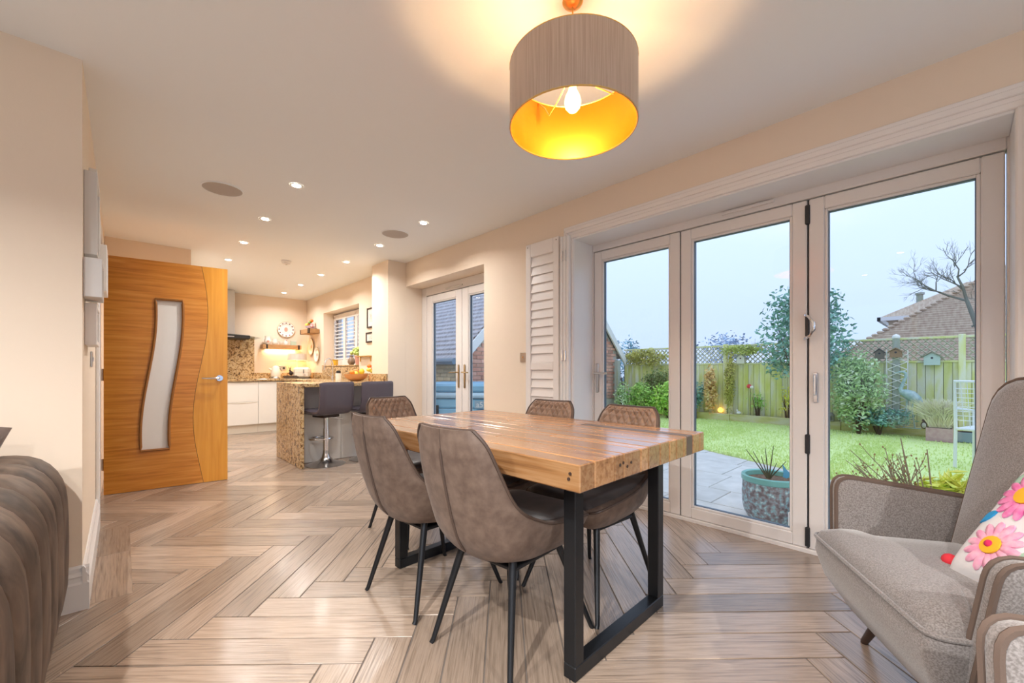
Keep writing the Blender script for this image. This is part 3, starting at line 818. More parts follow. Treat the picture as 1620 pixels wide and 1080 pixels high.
for i, (y0, y1) in enumerate(((5.70,6.45),(6.4525,7.2),(7.2025,7.98))):
    t = thing('base_cabinet', ['cream base cabinet under the window, nearest the peninsula', 'cream base cabinet under the kitchen sink', 'cream base cabinet under the window, nearest the back wall'][i], 'cabinet', (2.06, y0, 0))
    MB().box(.02, .56, 0, y1-y0, .14, .86).build('carcass', GLOSSW, t)
    MB().rbox(0, .0195, .0015, y1-y0-.0015, .145, .85, .002).build('cabinet_door', GLOSSW, t)
    MB().box(.06, .075, 0, y1-y0, .002, .14).build('plinth', CREAMC, t)
# peninsula
pn = thing('peninsula_worktop', 'gold granite breakfast peninsula with waterfall end panel', 'worktop', (0,0,0))
MB().rbox(1.375, 2.385, 4.725, 5.655, CT-.038, CT, .003).rbox(2.385, 2.628, 5.222, 5.655, CT-.038, CT, .003).build('slab', GRANITE, pn)
MB().rbox(1.375, 1.413, 4.726, 5.654, .001, CT-.0385, .003).build('waterfall_end', GRANITE, pn)
MB().rbox(2.365, 2.3855, 4.78, 5.218, CT+.0005, CT+.10, .002).build('upstand', GRANITE, pn)
for i, (x0, x1) in enumerate(((1.4145, 1.90), (1.9015, 2.384))):
    t = thing('peninsula_cabinet', ['white gloss cabinet back under the breakfast bar behind first stool', 'white gloss cabinet back under the breakfast bar behind second stool'][i], 'cabinet', (x0, 5.0, 0))
    MB().box(0, x1-x0, .02, .60, .002, .86).build('carcass', GLOSSW, t)
    MB().rbox(.001, x1-x0-.001, 0, .0195, .002, .86, .002).build('back_panel', GLOSSW, t)
# cooker hood
hd = thing('cooker_hood', 'stainless steel chimney cooker hood with curved black canopy', 'cooker hood', (1.26, 0, 0))
MB().rbox(-.146, .146, 8.37, 8.637, 1.64, HC-.002, .003).build('chimney', STEEL, hd)
MB().grid(lambda u, v: (-.487+.974*u, 8.14+.49*v, 1.60+.045*math.sin(u*PI)), 16, 2).grid(lambda u, v: (-.487+.974*(1-u), 8.14+.49*v, 1.592+.045*math.sin(u*PI)), 16, 2).build('glass_canopy', glass_mat('smoked_glass', (.7,.75,.75), .12), hd, True)
MB().rbox(-.33, .33, 8.16, 8.63, 1.575, 1.632, .008).build('control_body', GASKET, hd)
MB().box(-.05, .1, 8.158, 8.161, 1.595, 1.612).build('button_strip', STEEL, hd)
# shelves
def shelf(name, label, x0, x1, y0, y1, z0, z1, axis):
    t = thing(name, label, 'shelf', (0,0,0))
    MB().rbox(x0, x1, y0, y1, z0, z1, .004).build('board', SHELFW, t)
    b = MB()
    if axis == 'x':
        for xx in (x0+.05, x1-.06): b.rbox(xx, xx+.03, y0-.004, y1, z0-.004, z1+.003, .002)
    else:
        for yy in (y0+.05, y1-.06): b.rbox(x0-.004, x1, yy, yy+.025, z0-.004, z1+.003, .002)
        b.rbox(x0-.005, x0+.02, y0-.005, y0+.02, z0-.005, z1+.004, .002)
    b.build('bracket', IRON, t)
    return t
shelf('floating_shelf', 'long rustic wooden shelf under the wall plate on back wall', 1.837, 2.475, 8.44, 8.638, 1.437, 1.51, 'x')
shelf('floating_shelf', 'short rustic wooden shelf high on window wall near corner', 2.44, 2.628, 7.915, 8.42, 1.715, 1.795, 'y')
ld = bpy.data.lights.new('under_shelf_strip', 'AREA'); ld.shape = 'RECTANGLE'; ld.size = .5; ld.size_y = .02; ld.energy = .7; ld.color = (1,.72,.38)
strip_t = thing('shelf_light', 'slim warm light strip fixed beneath the long wooden shelf', 'light strip', (2.156, 8.60, 1.436))
MB().box(-.26,.26,-.012,.012,-.008,-.0005).build('housing', WHITE, strip_t)
MB().box(-.25,.25,-.009,.009,-.0095,-.0082).build('diffuser', emit('strip_glow', (1,.75,.42), 6), strip_t)
lo = bpy.data.objects.new('strip_lamp', ld); COL.objects.link(lo); lo.parent = strip_t; lo.location = (0,0,-.012)
# plates
BURG = pm('burgundy_glaze', (.16,.03,.02), .3)
def plate(label, loc, rot, R=.145, pattern=True):
    t = thing('wall_plate', label, 'plate', loc, 0, 'decorative wall plates'); t.rotation_euler = rot
    MB().lathe([(.001,.004),(R*.62,.004),(R*.68,.012),(R,.022),(R,.026),(R*.66,.017),(R*.60,.009),(.001,.009)], n=40).build('dish', CHINA, t, True)
    MB().tube([(R*math.cos(k*PI/24), R*math.sin(k*PI/24), .024) for k in range(48)], .0035, 6, True).build('gold_rim', GOLD, t, True)
    if pattern:
        for k in range(12):
            a = k*PI/6
            MB().ell((.83*R*math.cos(a), .83*R*math.sin(a), .0215), .013, .013, .004, 8, 4).build('rim_motif', BURG, t)
    MB().ell((0,0,.009), R*.22, R*.30, .003, 10, 4).build('centre_flower', PINK, t)
    return t
plate('round plate with burgundy motifs and gold rim on kitchen back wall', (2.26, 8.638, 1.81), (PI/2, 0, 0))
plate('gold-rimmed plate on window wall under the short shelf', (2.628, 8.33, 1.49), (0, -PI/2, 0), .15, False)
plate('smaller floral plate on window wall beside the kitchen window', (2.628, 8.02, 1.335), (0, -PI/2, 0), .135, False)
# ornaments on the long shelf
def lathe_thing(name, label, cat, prof, loc, mat, n=20, extra=None):
    t = thing(name, label, cat, loc)
    MB().lathe(prof, n=n).build('body', mat, t, True)
    if extra: extra(t)
    return t
def handle(t, r, z0, z1, out, mat, a=0):
    c_, s_ = math.cos(a), math.sin(a)
    MB().tube([((r+out*math.sin(PI*k/8))*c_, (r+out*math.sin(PI*k/8))*s_, z0+(z1-z0)*k/8) for k in range(9)], .005, 6).build('handle', mat, t, True)
zs = 1.5105
lathe_thing('china_jug', 'white china jug with pink decoration on long shelf', 'jug', [(.03,0),(.05,.03),(.055,.07),(.04,.115),(.048,.15),(.045,.15),(.036,.115)], (1.93,8.53,zs), CHINA, extra=lambda t: (handle(t,.045,.03,.12,.035,CHINA,PI), MB().ell((0,-.05,.06),.022,.008,.022,10,6).build('painted_rose', PINK, t)))
lathe_thing('china_jug', 'shorter white jug beside the pink-decorated one on long shelf', 'jug', [(.03,0),(.046,.02),(.05,.05),(.042,.09),(.045,.105),(.041,.105)], (2.045,8.52,zs), CHINA, extra=lambda t: handle(t,.044,.02,.085,.03,CHINA))
lathe_thing('tea_cup', 'small white teacup on the middle of long shelf', 'cup', [(.02,0),(.024,.005),(.04,.04),(.043,.065),(.040,.065),(.034,.035)], (2.15,8.52,zs), CHINA, extra=lambda t: handle(t,.036,.015,.055,.025,CHINA))
lathe_thing('ornament_bird', 'pale pointed china ornament on long shelf', 'ornament', [(.03,0),(.038,.02),(.034,.05),(.018,.085),(.004,.115)], (2.235,8.53,zs), CHINA, extra=lambda t: MB().ell((0,-.02,.095),.012,.02,.012,8,6).build('beak', PINK, t))
t = thing('trinket_box', 'small pale green box at right end of long shelf', 'box', (2.36,8.53,zs))
MB().rbox(-.045,.045,-.03,.03,0,.075,.004).build('body', pm('sage_tin', (.55,.66,.52), .4), t)
MB().rbox(-.047,.047,-.032,.032,.0755,.088,.003).build('lid', CHINA, t)
# fruit and flowers on the short shelf
t = thing('flower_arrangement', 'bright flowers with orange bloom in bowl on the short shelf', 'flowers', (2.535,8.13,1.7955))
MB().lathe([(.03,0),(.06,.02),(.075,.06),(.07,.06),(.055,.02)], n=20).build('bowl', pm('lilac_china', (.55,.50,.75), .3), t, True)
for k, (x, y, z, r, mt) in enumerate([(0,.02,.11,.04,'o'),(-.03,.09,.09,.035,'y'),(.01,-.06,.085,.03,'p'),(.02,.0,.16,.035,'o'),(-.02,-.03,.12,.03,'g'),(-.01,.13,.06,.03,'g'),(0,-.1,.05,.028,'p')]):
    mm = {'o':(.85,.22,.04),'y':(.72,.66,.10),'p':(.75,.42,.42),'g':(.20,.28,.06)}[mt]
    nm = 'petal_'+mt
    MB().ell((x,y,z), r, r, r*.8, 10, 6).build('bloom', MATS.get(nm) or pm(nm, mm, .6), t, True)
# counter things
t = thing('kettle', 'cream enamel kettle on back worktop', 'kettle', (2.03,8.40,CT))
MB().lathe([(.085,.0),(.085,.02),(.078,.03)], n=28).build('base', STEEL, t, True)
MB().lathe([(.078,.03),(.083,.05),(.078,.12),(.060,.19),(.045,.215),(.02,.225),(.001,.226)], n=28).build('body', CREAMC, t, True)
handle(t, .06, .06, .2, .055, CREAMC)
MB().tube([(-.07,0,.15),(-.10,0,.175),(-.112,0,.18)], [.02,.014,.01], 8).build('spout', CREAMC, t, True)
MB().ell((0,0,.233),.012,.012,.012,10,6).build('lid_knob', CHROME, t, True)
t = thing('toaster', 'cream enamel toaster with side dial on worktop corner', 'toaster', (2.42,8.20,CT), -.5)
MB().rbox(-.14,.14,-.09,.09,.012,.2,.03).build('body', CREAMC, t, True)
MB().box(-.135,.135,-.085,.085,.0,.0125).build('base', GASKET, t)
MB().box(-.11,.11,-.045,-.02,.199,.2015).box(-.11,.11,.02,.045,.199,.2015).build('slots', GASKET, t)
MB().lathe([(.018,-.012),(.018,0)], (.05,-.09,.06), 14, 'y').build('dial', CHROME, t, True)
MB().rbox(.035,.047,-.10,-.0905,.09,.16,.002).build('lever', IRON, t)
MB().box(-.139,.139,-.0915,-.0895,.105,.109).build('trim_line', CHROME, t)
for i in range(3):
    tag(MB().rbox(-.105,.105,-.075,.075,0,.016,.003).build('serving_slate', pm('dark_slate%d' % i, (.11,.075,.05), .5), None, False, (2.235,8.22,CT+.0005+i*.0175), (0,0,.05*i)),
        ['lowest dark serving board in the stack beside the toaster','middle dark serving board in the stack beside the toaster','top dark serving board in the stack beside the toaster'][i], 'board', 'stack of dark serving boards')
t = thing('ornament_hare', 'dark bronze hare ornament on the stacked boards', 'ornament', (2.235,8.22,CT+.0535))
MB().ell((0,0,.04),.035,.03,.04,12,8).ell((-.02,-.01,.085),.018,.015,.02,10,6).build('body', IRON, t, True)
MB().tube([(-.018,-.012,.095),(-.012,-.01,.13),(.0,-.008,.165)], [.004,.007,.002], 6).tube([(-.026,-.01,.095),(-.03,-.01,.13),(-.045,-.01,.155)], [.004,.007,.002], 6).build('ears', IRON, t, True)
t = thing('socket_plate', 'steel double socket on the kitchen back wall beside kettle', 'socket', (2.18, 8.617, 1.045))
MB().rbox(-.073,.073,-.008,0,0,.086,.002).build('plate', STEEL, t)
MB().rbox(-.055,-.02,-.012,-.008,.02,.06,.002).rbox(.02,.055,-.012,-.008,.02,.06,.002).build('switches', IRON, t)
# counter lamp
t = thing('table_lamp', 'small table lamp with grey shade glowing in kitchen corner', 'lamp', (2.40,8.44,CT))
MB().lathe([(.06,0),(.06,.012),(.02,.02),(.03,.06),(.045,.11),(.03,.17),(.012,.2),(.012,.33)], n=20).build('base', CREAMC, t, True)
MB().lathe([(.165,.33),(.15,.45),(.1485,.45),(.1635,.33),(.165,.33)], n=40, cap=False).build('shade', pm('grey_linen_shade', (.66,.60,.52), .8), t, True)
MB().lathe([(.012,.33),(.025,.35),(.03,.375),(.02,.4),(.001,.405)], n=14).build('bulb', BULB, t, True)
ld = bpy.data.lights.new('counter_lamp', 'POINT'); ld.energy = 1.3; ld.color = (1,.62,.22); ld.shadow_soft_size = .03
lo = bpy.data.objects.new('counter_lamp', ld); COL.objects.link(lo); lo.parent = t; lo.location = (0,0,.37)
# sink tap, soap, sill things, fruit bowl
t = thing('kitchen_tap', 'chrome swan-neck mixer tap at the sink', 'tap', (2.48,6.86,CT))
MB().tube([(0,0,0),(0,0,.22)]+[(-.10+.10*math.cos(a*PI/10), 0.10*math.sin(a*PI/10)*.0, .22+.11*math.sin(a*PI/10)) for a in range(1,11)]+[(-.2,0,.15)], .011, 10).build('spout', CHROME, t, True)
MB().lathe([(.026,0),(.026,.05),(.014,.06)], n=16).build('base', CHROME, t, True)
MB().tube([(0,.02,.04),(0,.08,.07)], .006, 8).build('lever', CHROME, t, True)
t.rotation_euler = (0,0,.6)
t = thing('utensil_pot', 'white pot with dark brush top beside the sink', 'pot', (2.33,6.22,CT))
MB().lathe([(.04,0),(.043,.01),(.043,.10),(.039,.10),(.037,.02)], n=20).build('body', CHINA, t, True)
MB().lathe([(.032,.09),(.03,.135),(.02,.14)], n=12).build('brush', GASKET, t, True)
SZ = KZ0+.0205
t = thing('hydrangea_pot', 'pale green hydrangea in a pink pot on kitchen window sill', 'plant', (2.70,6.36,SZ))
MB().lathe([(.05,0),(.055,.02),(.07,.14),(.066,.14),(.052,.03)], n=20).build('pot', PINK, t, True)
LIME = pm('lime_petals', (.42,.55,.10), .6, col2=(.62,.72,.28), scale=40)
fl = MB()
for k in range(60):
    a = random.uniform(0, 2*PI); ph = random.uniform(-.1, 1.4); r = .10
    fl.ell((r*1.1*math.cos(a)*math.cos(ph), r*1.25*math.sin(a)*math.cos(ph), .17+r*.9*math.sin(ph)), .026, .026, .02, 7, 4)
fl.build('bloom', LIME, t)
lathe_thing('ribbed_vase', 'brown ribbed bulb vase on kitchen window sill', 'vase', [(.03,0),(.055,.03),(.06,.06),(.045,.10),(.024,.125),(.03,.15)], (2.70,6.66,SZ), pm('brown_glaze', (.23,.15,.10), .35, col2=(.36,.25,.17), scale=30, stretch=(1,1,.1)))
t = lathe_thing('candle_jar', 'amber candle jar at the window sill corner', 'candle', [(.055,0),(.055,.085),(.051,.085),(.05,.006)], (2.69,7.35,SZ), pm('amber_glass', (.75,.42,.03), .15))
MB().lathe([(.052,.086),(.056,.09),(.056,.10),(.001,.102)], n=16).build('lid', GOLD, t, True)
WOODB = pm('turned_wood', (.55,.25,.10), .4, col2=(.66,.35,.16), scale=6, stretch=(1,1,8))
t = thing('wooden_bowl', 'turned wooden bowl on peninsula near the pier', 'bowl', (2.30,5.52,CT))
MB().lathe([(.05,0),(.09,.01),(.14,.05),(.16,.095),(.150,.095),(.13,.055),(.08,.02),(.001,.018)], n=32).build('bowl_body', WOODB, t, True)
fruit = [('orange','orange fruit at front of the wooden bowl',(2.24,5.50),.115,.034,(.75,.26,.03)),('lemon','yellow lemon on top in the wooden bowl',(2.37,5.50),.125,.036,(.72,.60,.05)),('peach','orange peach at the back of the wooden bowl',(2.33,5.59),.13,.038,(.62,.24,.07)),('pear','yellow green pear beside lemon in the wooden bowl',(2.30,5.53),.09,.036,(.62,.62,.08))]
for nm, lb, (x, y), z, r, cc in fruit:
    f = thing(nm, lb, 'fruit', (x, y, CT+z), 0, 'fruit in the wooden bowl')
    MB().ell((0,0,0), r, r, r*(1.2 if nm in ('pear','lemon') else .95), 14, 8).build('flesh', pm(nm+'_skin', cc, .45), f, True)
    MB().tube([(0,0,r*.9),(.003,0,r*1.35)], .002, 5).build('stalk', IRON, f)
t = thing('flower_posy', 'small posy of orange and yellow flowers by the pier', 'flowers', (2.45,5.35,CT))
MB().lathe([(.035,0),(.045,.03),(.04,.09),(.036,.09),(.03,.02)], n=16).build('vase', WOODB, t, True)
for x, y, z, nm in ((0,0,.13,'petal_y'),(.03,.03,.17,'petal_o'),(-.04,.02,.15,'petal_y'),(.0,-.04,.16,'petal_o'),(-.02,.05,.2,'petal_o'),(.03,-.02,.12,'petal_g')):
    MB().ell((x,y,z),.032,.032,.026,9,6).build('bloom', MATS[nm], t, True)
# pictures between window and pier
def picture(label, loc, w_, h_, rot, frame=IRON, group=None, th=.02):
    t = thing('picture_frame', label, 'picture', loc, 0, group); t.rotation_euler = rot
    b = .022
    MB().rbox(-w_/2,-w_/2+b,-th,0,0,h_,.002).rbox(w_/2-b,w_/2,-th,0,0,h_,.002).rbox(-w_/2+b,w_/2-b,-th,0,0,b,.002).rbox(-w_/2+b,w_/2-b,-th,0,h_-b,h_,.002).build('frame', frame, t)
    MB().box(-w_/2+b,w_/2-b,-th*.5,-.001,b,h_-b).build('mount', CHINA, t)
    MB().box(-w_/4,w_/4,-th*.5-.001,-th*.5+.0,h_*.3,h_*.7).build('print', pm('faded_print_'+str(len(MATS)), (.45,.42,.38), .6, col2=(.75,.70,.62), scale=30), t)
    return t
picture('dark-framed picture high on kitchen wall beside the pier', (2.6285,5.72,1.655), .33, .29, (0,0,-PI/2))
picture('smaller dark-framed picture below another beside the pier', (2.6285,5.75,1.445), .34, .15, (0,0,-PI/2))
t = thing('brass_rail_shelf', 'thin brass wall rail below the small kitchen pictures', 'rail', (2.6285, 5.76, 1.245))
MB().rbox(-.06,0,0,.40,0,.012,.003).build('rail', GOLD, t)
MB().rbox(-.012,0,.01,.03,-.07,0,.002).rbox(-.012,0,.37,.39,-.07,0,.002).build('bracket', GOLD, t)
# light switch plates
t = thing('light_switch', 'square steel light switch left of the folded shutter', 'switch', (XW-.0005, 2.653, 1.116))
MB().rbox(-.007,0,-.043,.043,0,.086,.002).build('plate', STEEL, t)
MB().lathe([(.009,-.014),(.011,-.007)], (0,0,.043), 12, 'x').build('knob', CHROME, t, True)
t = thing('light_switch', 'steel light switch on the short wall below the frames', 'switch', (XL+.0005, 3.30, 1.06))
MB().rbox(0,.008,-.043,.043,0,.086,.002).build('plate', STEEL, t)
MB().rbox(.008,.013,-.01,.01,.03,.056,.002).build('rocker', CHROME, t)
# frames on the short left wall
FRW = pm('off_white_frame', (.86,.84,.82), .4)
FRG = pm('grey_frame_edge', (.68,.66,.64), .55)
for y0, y1, z0, z1, th, lb, mt in [
    (2.70,3.02,1.57,1.95,.044,'large grey-edged frame, nearest of the upper frames on short wall',FRG),
    (3.10,3.48,1.76,2.10,.032,'tallest-hung white frame on the short wall',FRW),
    (2.645,2.86,1.37,1.545,.062,'deep pale box frame at the front edge of the short wall',FRG),
    (3.52,3.84,1.52,1.80,.060,'deep white box frame nearest the oak door',FRW),
    (2.76,3.04,1.16,1.355,.042,'white frame hung lowest on the short wall',FRW),
    (3.24,3.50,1.21,1.385,.022,'slim wooden-edged frame above the wall switch',GOLD),
    (3.10,3.46,1.42,1.72,.026,'white frame in the middle of the short wall group',FRW),
    (3.54,3.84,1.84,2.04,.025,'white frame high on short wall beside door architrave',FRW)]:
    picture(lb, (XL+.0005, (y0+y1)/2, z0), y1-y0, z1-z0, (0,0,PI/2), mt, 'framed pictures on the short wall', th)

# ---------------------------------------------------------------- bar stools
def make_stool(label):
    t = thing('bar_stool', label, 'stool', (0,0,0), 0, 'bar stools at the breakfast peninsula')
    MB().lathe([(.205,.0),(.205,.006),(.16,.018),(.08,.045),(.045,.085),(.032,.13),(.03,.16)], n=44).build('base', BASECHROME, t, True)
    MB().lathe([(.0295,.16),(.0295,.40),(.024,.40),(.024,.53)], n=20).build('column', CHROME, t, True)
    fr_ = MB().tube([(.13*math.sin(a), .09+.11*math.cos(a), .285) for a in [PI*2*k/28 for k in range(28)]], .010, 8, True).tube([(0,.02,.285),(0,-.02,.285)], .02, 8)
    fr_.build('footrest', CHROME, t, True)
    MB().tube([(.03,.0,.52),(.10,-.03,.515),(.17,-.05,.50)], .006, 6).build('height_lever', CHROME, t, True)
    def seat_pt(u, v, off):
        # u along the profile from seat front to top of the back
        pr = [(.19,.585),(.17,.60),(.05,.60),(-.08,.595),(-.15,.60),(-.185,.64),(-.20,.72),(-.205,.82),(-.205,.885),(-.20,.905)]
        y_, z_ = lerp_list([(a, b) for a, b in pr], u)
        ya, za = lerp_list(pr, max(u-.02,0)); yb, zb = lerp_list(pr, min(u+.02,1))
        dy, dz = yb-ya, zb-za; l = math.hypot(dy, dz) or 1
        ny, nz = dz/l, -dy/l
        x = (v*2-1); ex = max(0, abs(x)-.85)/.15
        o = off*(1-ex*ex*.7)
        return (x*.205*(1-.02*(u > .98)), y_-ny*o, z_-nz*o)
    m_ = MB(); nu, nv = 36, 12
    m_.grid(lambda u, v: seat_pt(u, v, -.02), nu, nv); n0 = len(m_.v)
    m_.grid(lambda u, v: seat_pt(u, v, .035), nu, nv)
    rim = [(i, 0) for i in range(nu+1)] + [(nu, j) for j in range(1, nv+1)] + [(i, nv) for i in range(nu-1, -1, -1)] + [(0, j) for j in range(nv-1, 0, -1)]
    idx = [i*(nv+1)+j for i, j in rim]
    for a, b in zip(idx, idx[1:]+idx[:1]): m_.f.append((a, b, b+n0, a+n0))
    o = m_.build('seat', STOOLL, t, 60); fix_normals(o)
    MB().rbox(-.10,.10,-.10,.10,.528,.56,.004).build('seat_plate', IRON, t)
    return t
s0 = make_stool('bar stool nearest the granite end panel')
s0.location = (1.655, 4.785, 0); s0.rotation_euler = (0,0,math.radians(14))
s1 = copy_tree(s0); s1.location = (2.135, 4.785, 0); s1.rotation_euler = (0,0,math.radians(8)); s1['label'] = 'bar stool next to the wall pier, partly behind a dining chair'

# ---------------------------------------------------------------- sofa
so = thing('sofa', 'grey brown velvet sofa with fluted rounded side', 'sofa', (-.20, 1.95, 0))
MB().rbox(-.90,-.03,-1.35,.55,.04,.30,.02).build('base', VELVET, so, True)
n = 10; pit = 1.95/n
def flute(y0, y1):
    # upright padded channel that folds over the rounded top edge
    prof = [(0.0,.03),(.012,.25),(.010,.50),(-.005,.60),(-.05,.665),(-.12,.685),(-.20,.67),(-.24,.60),(-.245,.34)]
    m_ = MB(); ns = 22; nw = 10
    def pt(u, v):
        x, z = lerp_list(prof, u)
        xa, za = lerp_list(prof, max(u-.03,0)); xb, zb = lerp_list(prof, min(u+.03,1))
        dx, dz = xb-xa, zb-za; l = math.hypot(dx, dz) or 1
        nx, nz = dz/l, -dx/l
        if u < .5 and nx < 0: nx, nz = -nx, -nz
        o = .034*math.sqrt(max(0, 1-(2*v-1)**2))*min(1, 8*u+.4)
        return (x+nx*o, y0+(y1-y0)*v, z+nz*o)
    m_.grid(pt, ns, nw)
    return m_
for i in range(n):
    y0 = -1.37+i*pit
    flute(y0, y0+pit*1.02).build('fluted_channel', VELVET, so, 80)
MB().rbox(-.24,-.02,-1.36,.57,.05,.62,.05).build('arm_core', VELVET, so, True)
MB().rbox(-.90,-.25,-1.30,.50,.30,.45,.05).build('seat_cushion', VELVET, so, True)
MB().rbox(-1.02,-.82,-1.35,.55,.05,.70,.05).build('back', VELVET, so, True)
for y in (-1.25, .45):
    for x in (-.85, -.1): MB().lathe([(.015,0),(.022,.042)], (x,y,0), 10).build('leg', DKBROWN, so)
def pillow(mb_fn, w_, h_, t_, n=20):
    def top(u, v, sg):
        a = 2*u-1; b = 2*v-1
        pin = 1-.07*(1-a*a) if abs(b) > .0 else 1
        x = a*w_/2*(1-.08*(1-abs(b))**0*(b*b < 2)*(1-b*b)*0 - .06*(1-b*b)); y = b*h_/2*(1-.06*(1-a*a))
        e = max(0, (1-a**4))*max(0, (1-b**4))
        return (x, y, sg*t_/2*e**.5)
    m_ = MB()
    m_.grid(lambda u, v: top(u, v, 1), n, n); k = len(m_.f)
    m_.grid(lambda u, v: top(u, 1-v, -1), n, n)
    return m_, top
m_, _ = pillow(None, .46, .46, .14)
cu = thing('scatter_cushion', 'dark brown velvet scatter cushion standing on the sofa', 'cushion', (-.552, 2.275, .690))
m_.build('cushion_body', pm('dark_brown_velvet', (.085,.045,.028), .7, col2=(.14,.08,.05), scale=8, sheen=.5), cu, 80)
cu.rotation_euler = (math.radians(82), math.radians(20), math.radians(25))

# ---------------------------------------------------------------- armchairs
def outline_round(pts, r, n=5):
    out = []
    k = len(pts)
    for i in range(k):
        p0 = Vector(pts[i-1]); p1 = Vector(pts[i]); p2 = Vector(pts[(i+1) % k])
        a = (p0-p1).normalized(); b = (p2-p1).normalized()
        rr = r[i] if isinstance(r, (list, tuple)) else r
        rr = min(rr, (p0-p1).length*.48, (p2-p1).length*.48)
        s_, e_ = p1+a*rr, p1+b*rr
        for j in range(n+1):
            t_ = j/n
            out.append(tuple(s_*(1-t_)**2 + p1*2*t_*(1-t_) + e_*t_**2))
    return out
def puff(outline, T, dome=.02):
    k = len(outline); cx = sum(o[0] for o in outline)/k; cy = sum(o[1] for o in outline)/k
    rings = [(1.0,-T/2),(1.0,T/2),(.975,T/2+dome*.35),(.90,T/2+dome*.75),(.6,T/2+dome*1.05),(.25,T/2+dome*1.12)]
    rings = [(.25,-T/2-dome*1.12),(.6,-T/2-dome*1.05),(.90,-T/2-dome*.75),(.975,-T/2-dome*.35)] + rings
    m_ = MB(); vs = []; fs = []
    for sc_, z in rings:
        for o in outline: vs.append((cx+(o[0]-cx)*sc_, cy+(o[1]-cy)*sc_, z))
    for i in range(len(rings)-1):
        for j in range(k):
            a = i*k+j; b = i*k+(j+1) % k
            fs.append((a, b, b+k, a+k))
    fs.append(tuple(range(k-1, -1, -1))); fs.append(tuple((len(rings)-1)*k+j for j in range(k)))
    return m_.add(vs, fs)
def piping(outline, T, r=.007):
    m_ = MB()
    for z in (-T/2, T/2): m_.tube([(o[0], o[1], z) for o in outline], r, 6, True)
    return m_
def make_armchair(label):
    t = thing('armchair', label, 'armchair', (0,0,0), 0, 'grey wool armchairs by the bifold doors')
    # back, slightly tapered and reclined
    ob = outline_round([(-.285,.0),(.285,.0),(.262,.66),(-.262,.66)], [.05,.05,.11,.11])
    Mb = Matrix.Translation((-.425,0,.36)) @ Matrix.Rotation(math.radians(-11), 4, 'Y') @ Matrix(((0,0,1,0),(1,0,0,0),(0,1,0,0),(0,0,0,1)))
    b_ = puff(ob, .085, .03).xf(Mb).build('backrest', TWEED, t, 70)
    piping(ob, .085).xf(Mb).build('piping', TWEEDP, b_, True)
    for sg in (-1, 1):
        oa = outline_round([(-.485,.20),(-.06,.25),(-.085,.645),(-.52,.590)], [.06,.05,.055,.05])
        Ma = Matrix.Translation((0, sg*.262, 0)) @ Matrix(((1,0,0,0),(0,sg*.21,0,0),(0,0,1,0),(0,0,0,1)))
        Ma = Matrix(((1,0,0,0),(0,sg*.17,sg*1.0,sg*.255),(0,1,0,0),(0,0,0,1)))
        a_ = puff(oa, .034, .016).xf(Ma).build('arm', TWEED, t, 70); fix_normals(a_)
        piping(oa, .034).xf(Ma).build('piping', TWEEDP, a_, True)
    # seat: plan outline at several heights, front leaning back towards the floor
    plan = outline_round([(.0,-.318),(.0,.318),(-.085,.318),(-.11,.262),(-.42,.262),(-.42,-.262),(-.11,-.262),(-.085,-.318)], [.085,.085,.02,.02,.04,.04,.02,.02], 6)
    k = len(plan)
    rings = [(.17,.70,.60,-.06),(.20,.86,.78,-.04),(.30,.97,.96,-.012),(.385,1.0,1.0,.006),(.43,1.0,1.0,0),(.452,.96,.965,0),(.478,.80,.80,0),(.488,.45,.45,0),(.49,.1,.1,0)]
    vs = []; fs = []
    for z, sy, sx, ox in rings:
        for x, y in plan: vs.append((-.21+(x+.21)*sx+ox, y*sy, z))
    for i in range(len(rings)-1):
        for j in range(k):
            a = i*k+j; b = i*k+(j+1) % k
            fs.append((a, b, b+k, a+k))
    fs.append(tuple(range(k-1, -1, -1))); fs.append(tuple((len(rings)-1)*k+j for j in range(k)))
    s_ = MB().add(vs, fs).build('seat', TWEED, t, 70); fix_normals(s_)
    MB().tube([(x+.003, y*1.003, .432) for x, y in plan], .0065, 6, True).build('piping', TWEED, s_, True)
    for x, y in ((-.20,-.36),(-.20,.36),(-.44,-.26),(-.44,.26)):
        MB().tube([(x, y*.7, .21), (x, y*1.12, .006), (x, y*1.12, 0)], [.02,.012,.012], 10).build('leg', DKBROWN, t, True)
    return t
AA = math.atan2(.817, -.577) - math.radians(4)
a0 = make_armchair('grey wool armchair with floral cushion facing the dining table')
a0.location = (1.622, .205, 0); a0.rotation_euler = (0,0,AA)
a1 = copy_tree(a0); a1['label'] = 'second grey wool armchair, only its arm corner showing at bottom right'
a1.location = (.665, -.150, 0); a1.rotation_euler = (0,0,AA)
# floral cushion
cs = thing('floral_cushion', 'white cushion embroidered with pink flowers on the armchair', 'cushion', (0,0,0))
LINEN = pm('white_linen', (.78,.77,.78), .8, bump=.08, bscale=200)
CW, CH, CTK = .40, .40, .12
m_, top = pillow(None, CW, CH, CTK, 24)
m_.build('cover', LINEN, cs, 80)
def on(a, b, off=.002):
    x, y, z = top((a+1)/2, (b+1)/2, 1); return Vector((x, y, z+off))
FP = {'pink': pm('pink_wool', (.80,.16,.42), .8, col2=(.88,.32,.55), scale=60), 'lpink': pm('light_pink_wool', (.85,.33,.52), .8, col2=(.9,.5,.62), scale=60),
      'yel': pm('yellow_wool', (.86,.46,.02), .8), 'blue': pm('blue_wool', (.02,.30,.62), .8), 'sage': pm('sage_wool', (.40,.58,.45), .8), 'red': pm('red_felt', (.72,.03,.05), .7), 'mag': pm('magenta_wool', (.70,.02,.12), .8)}
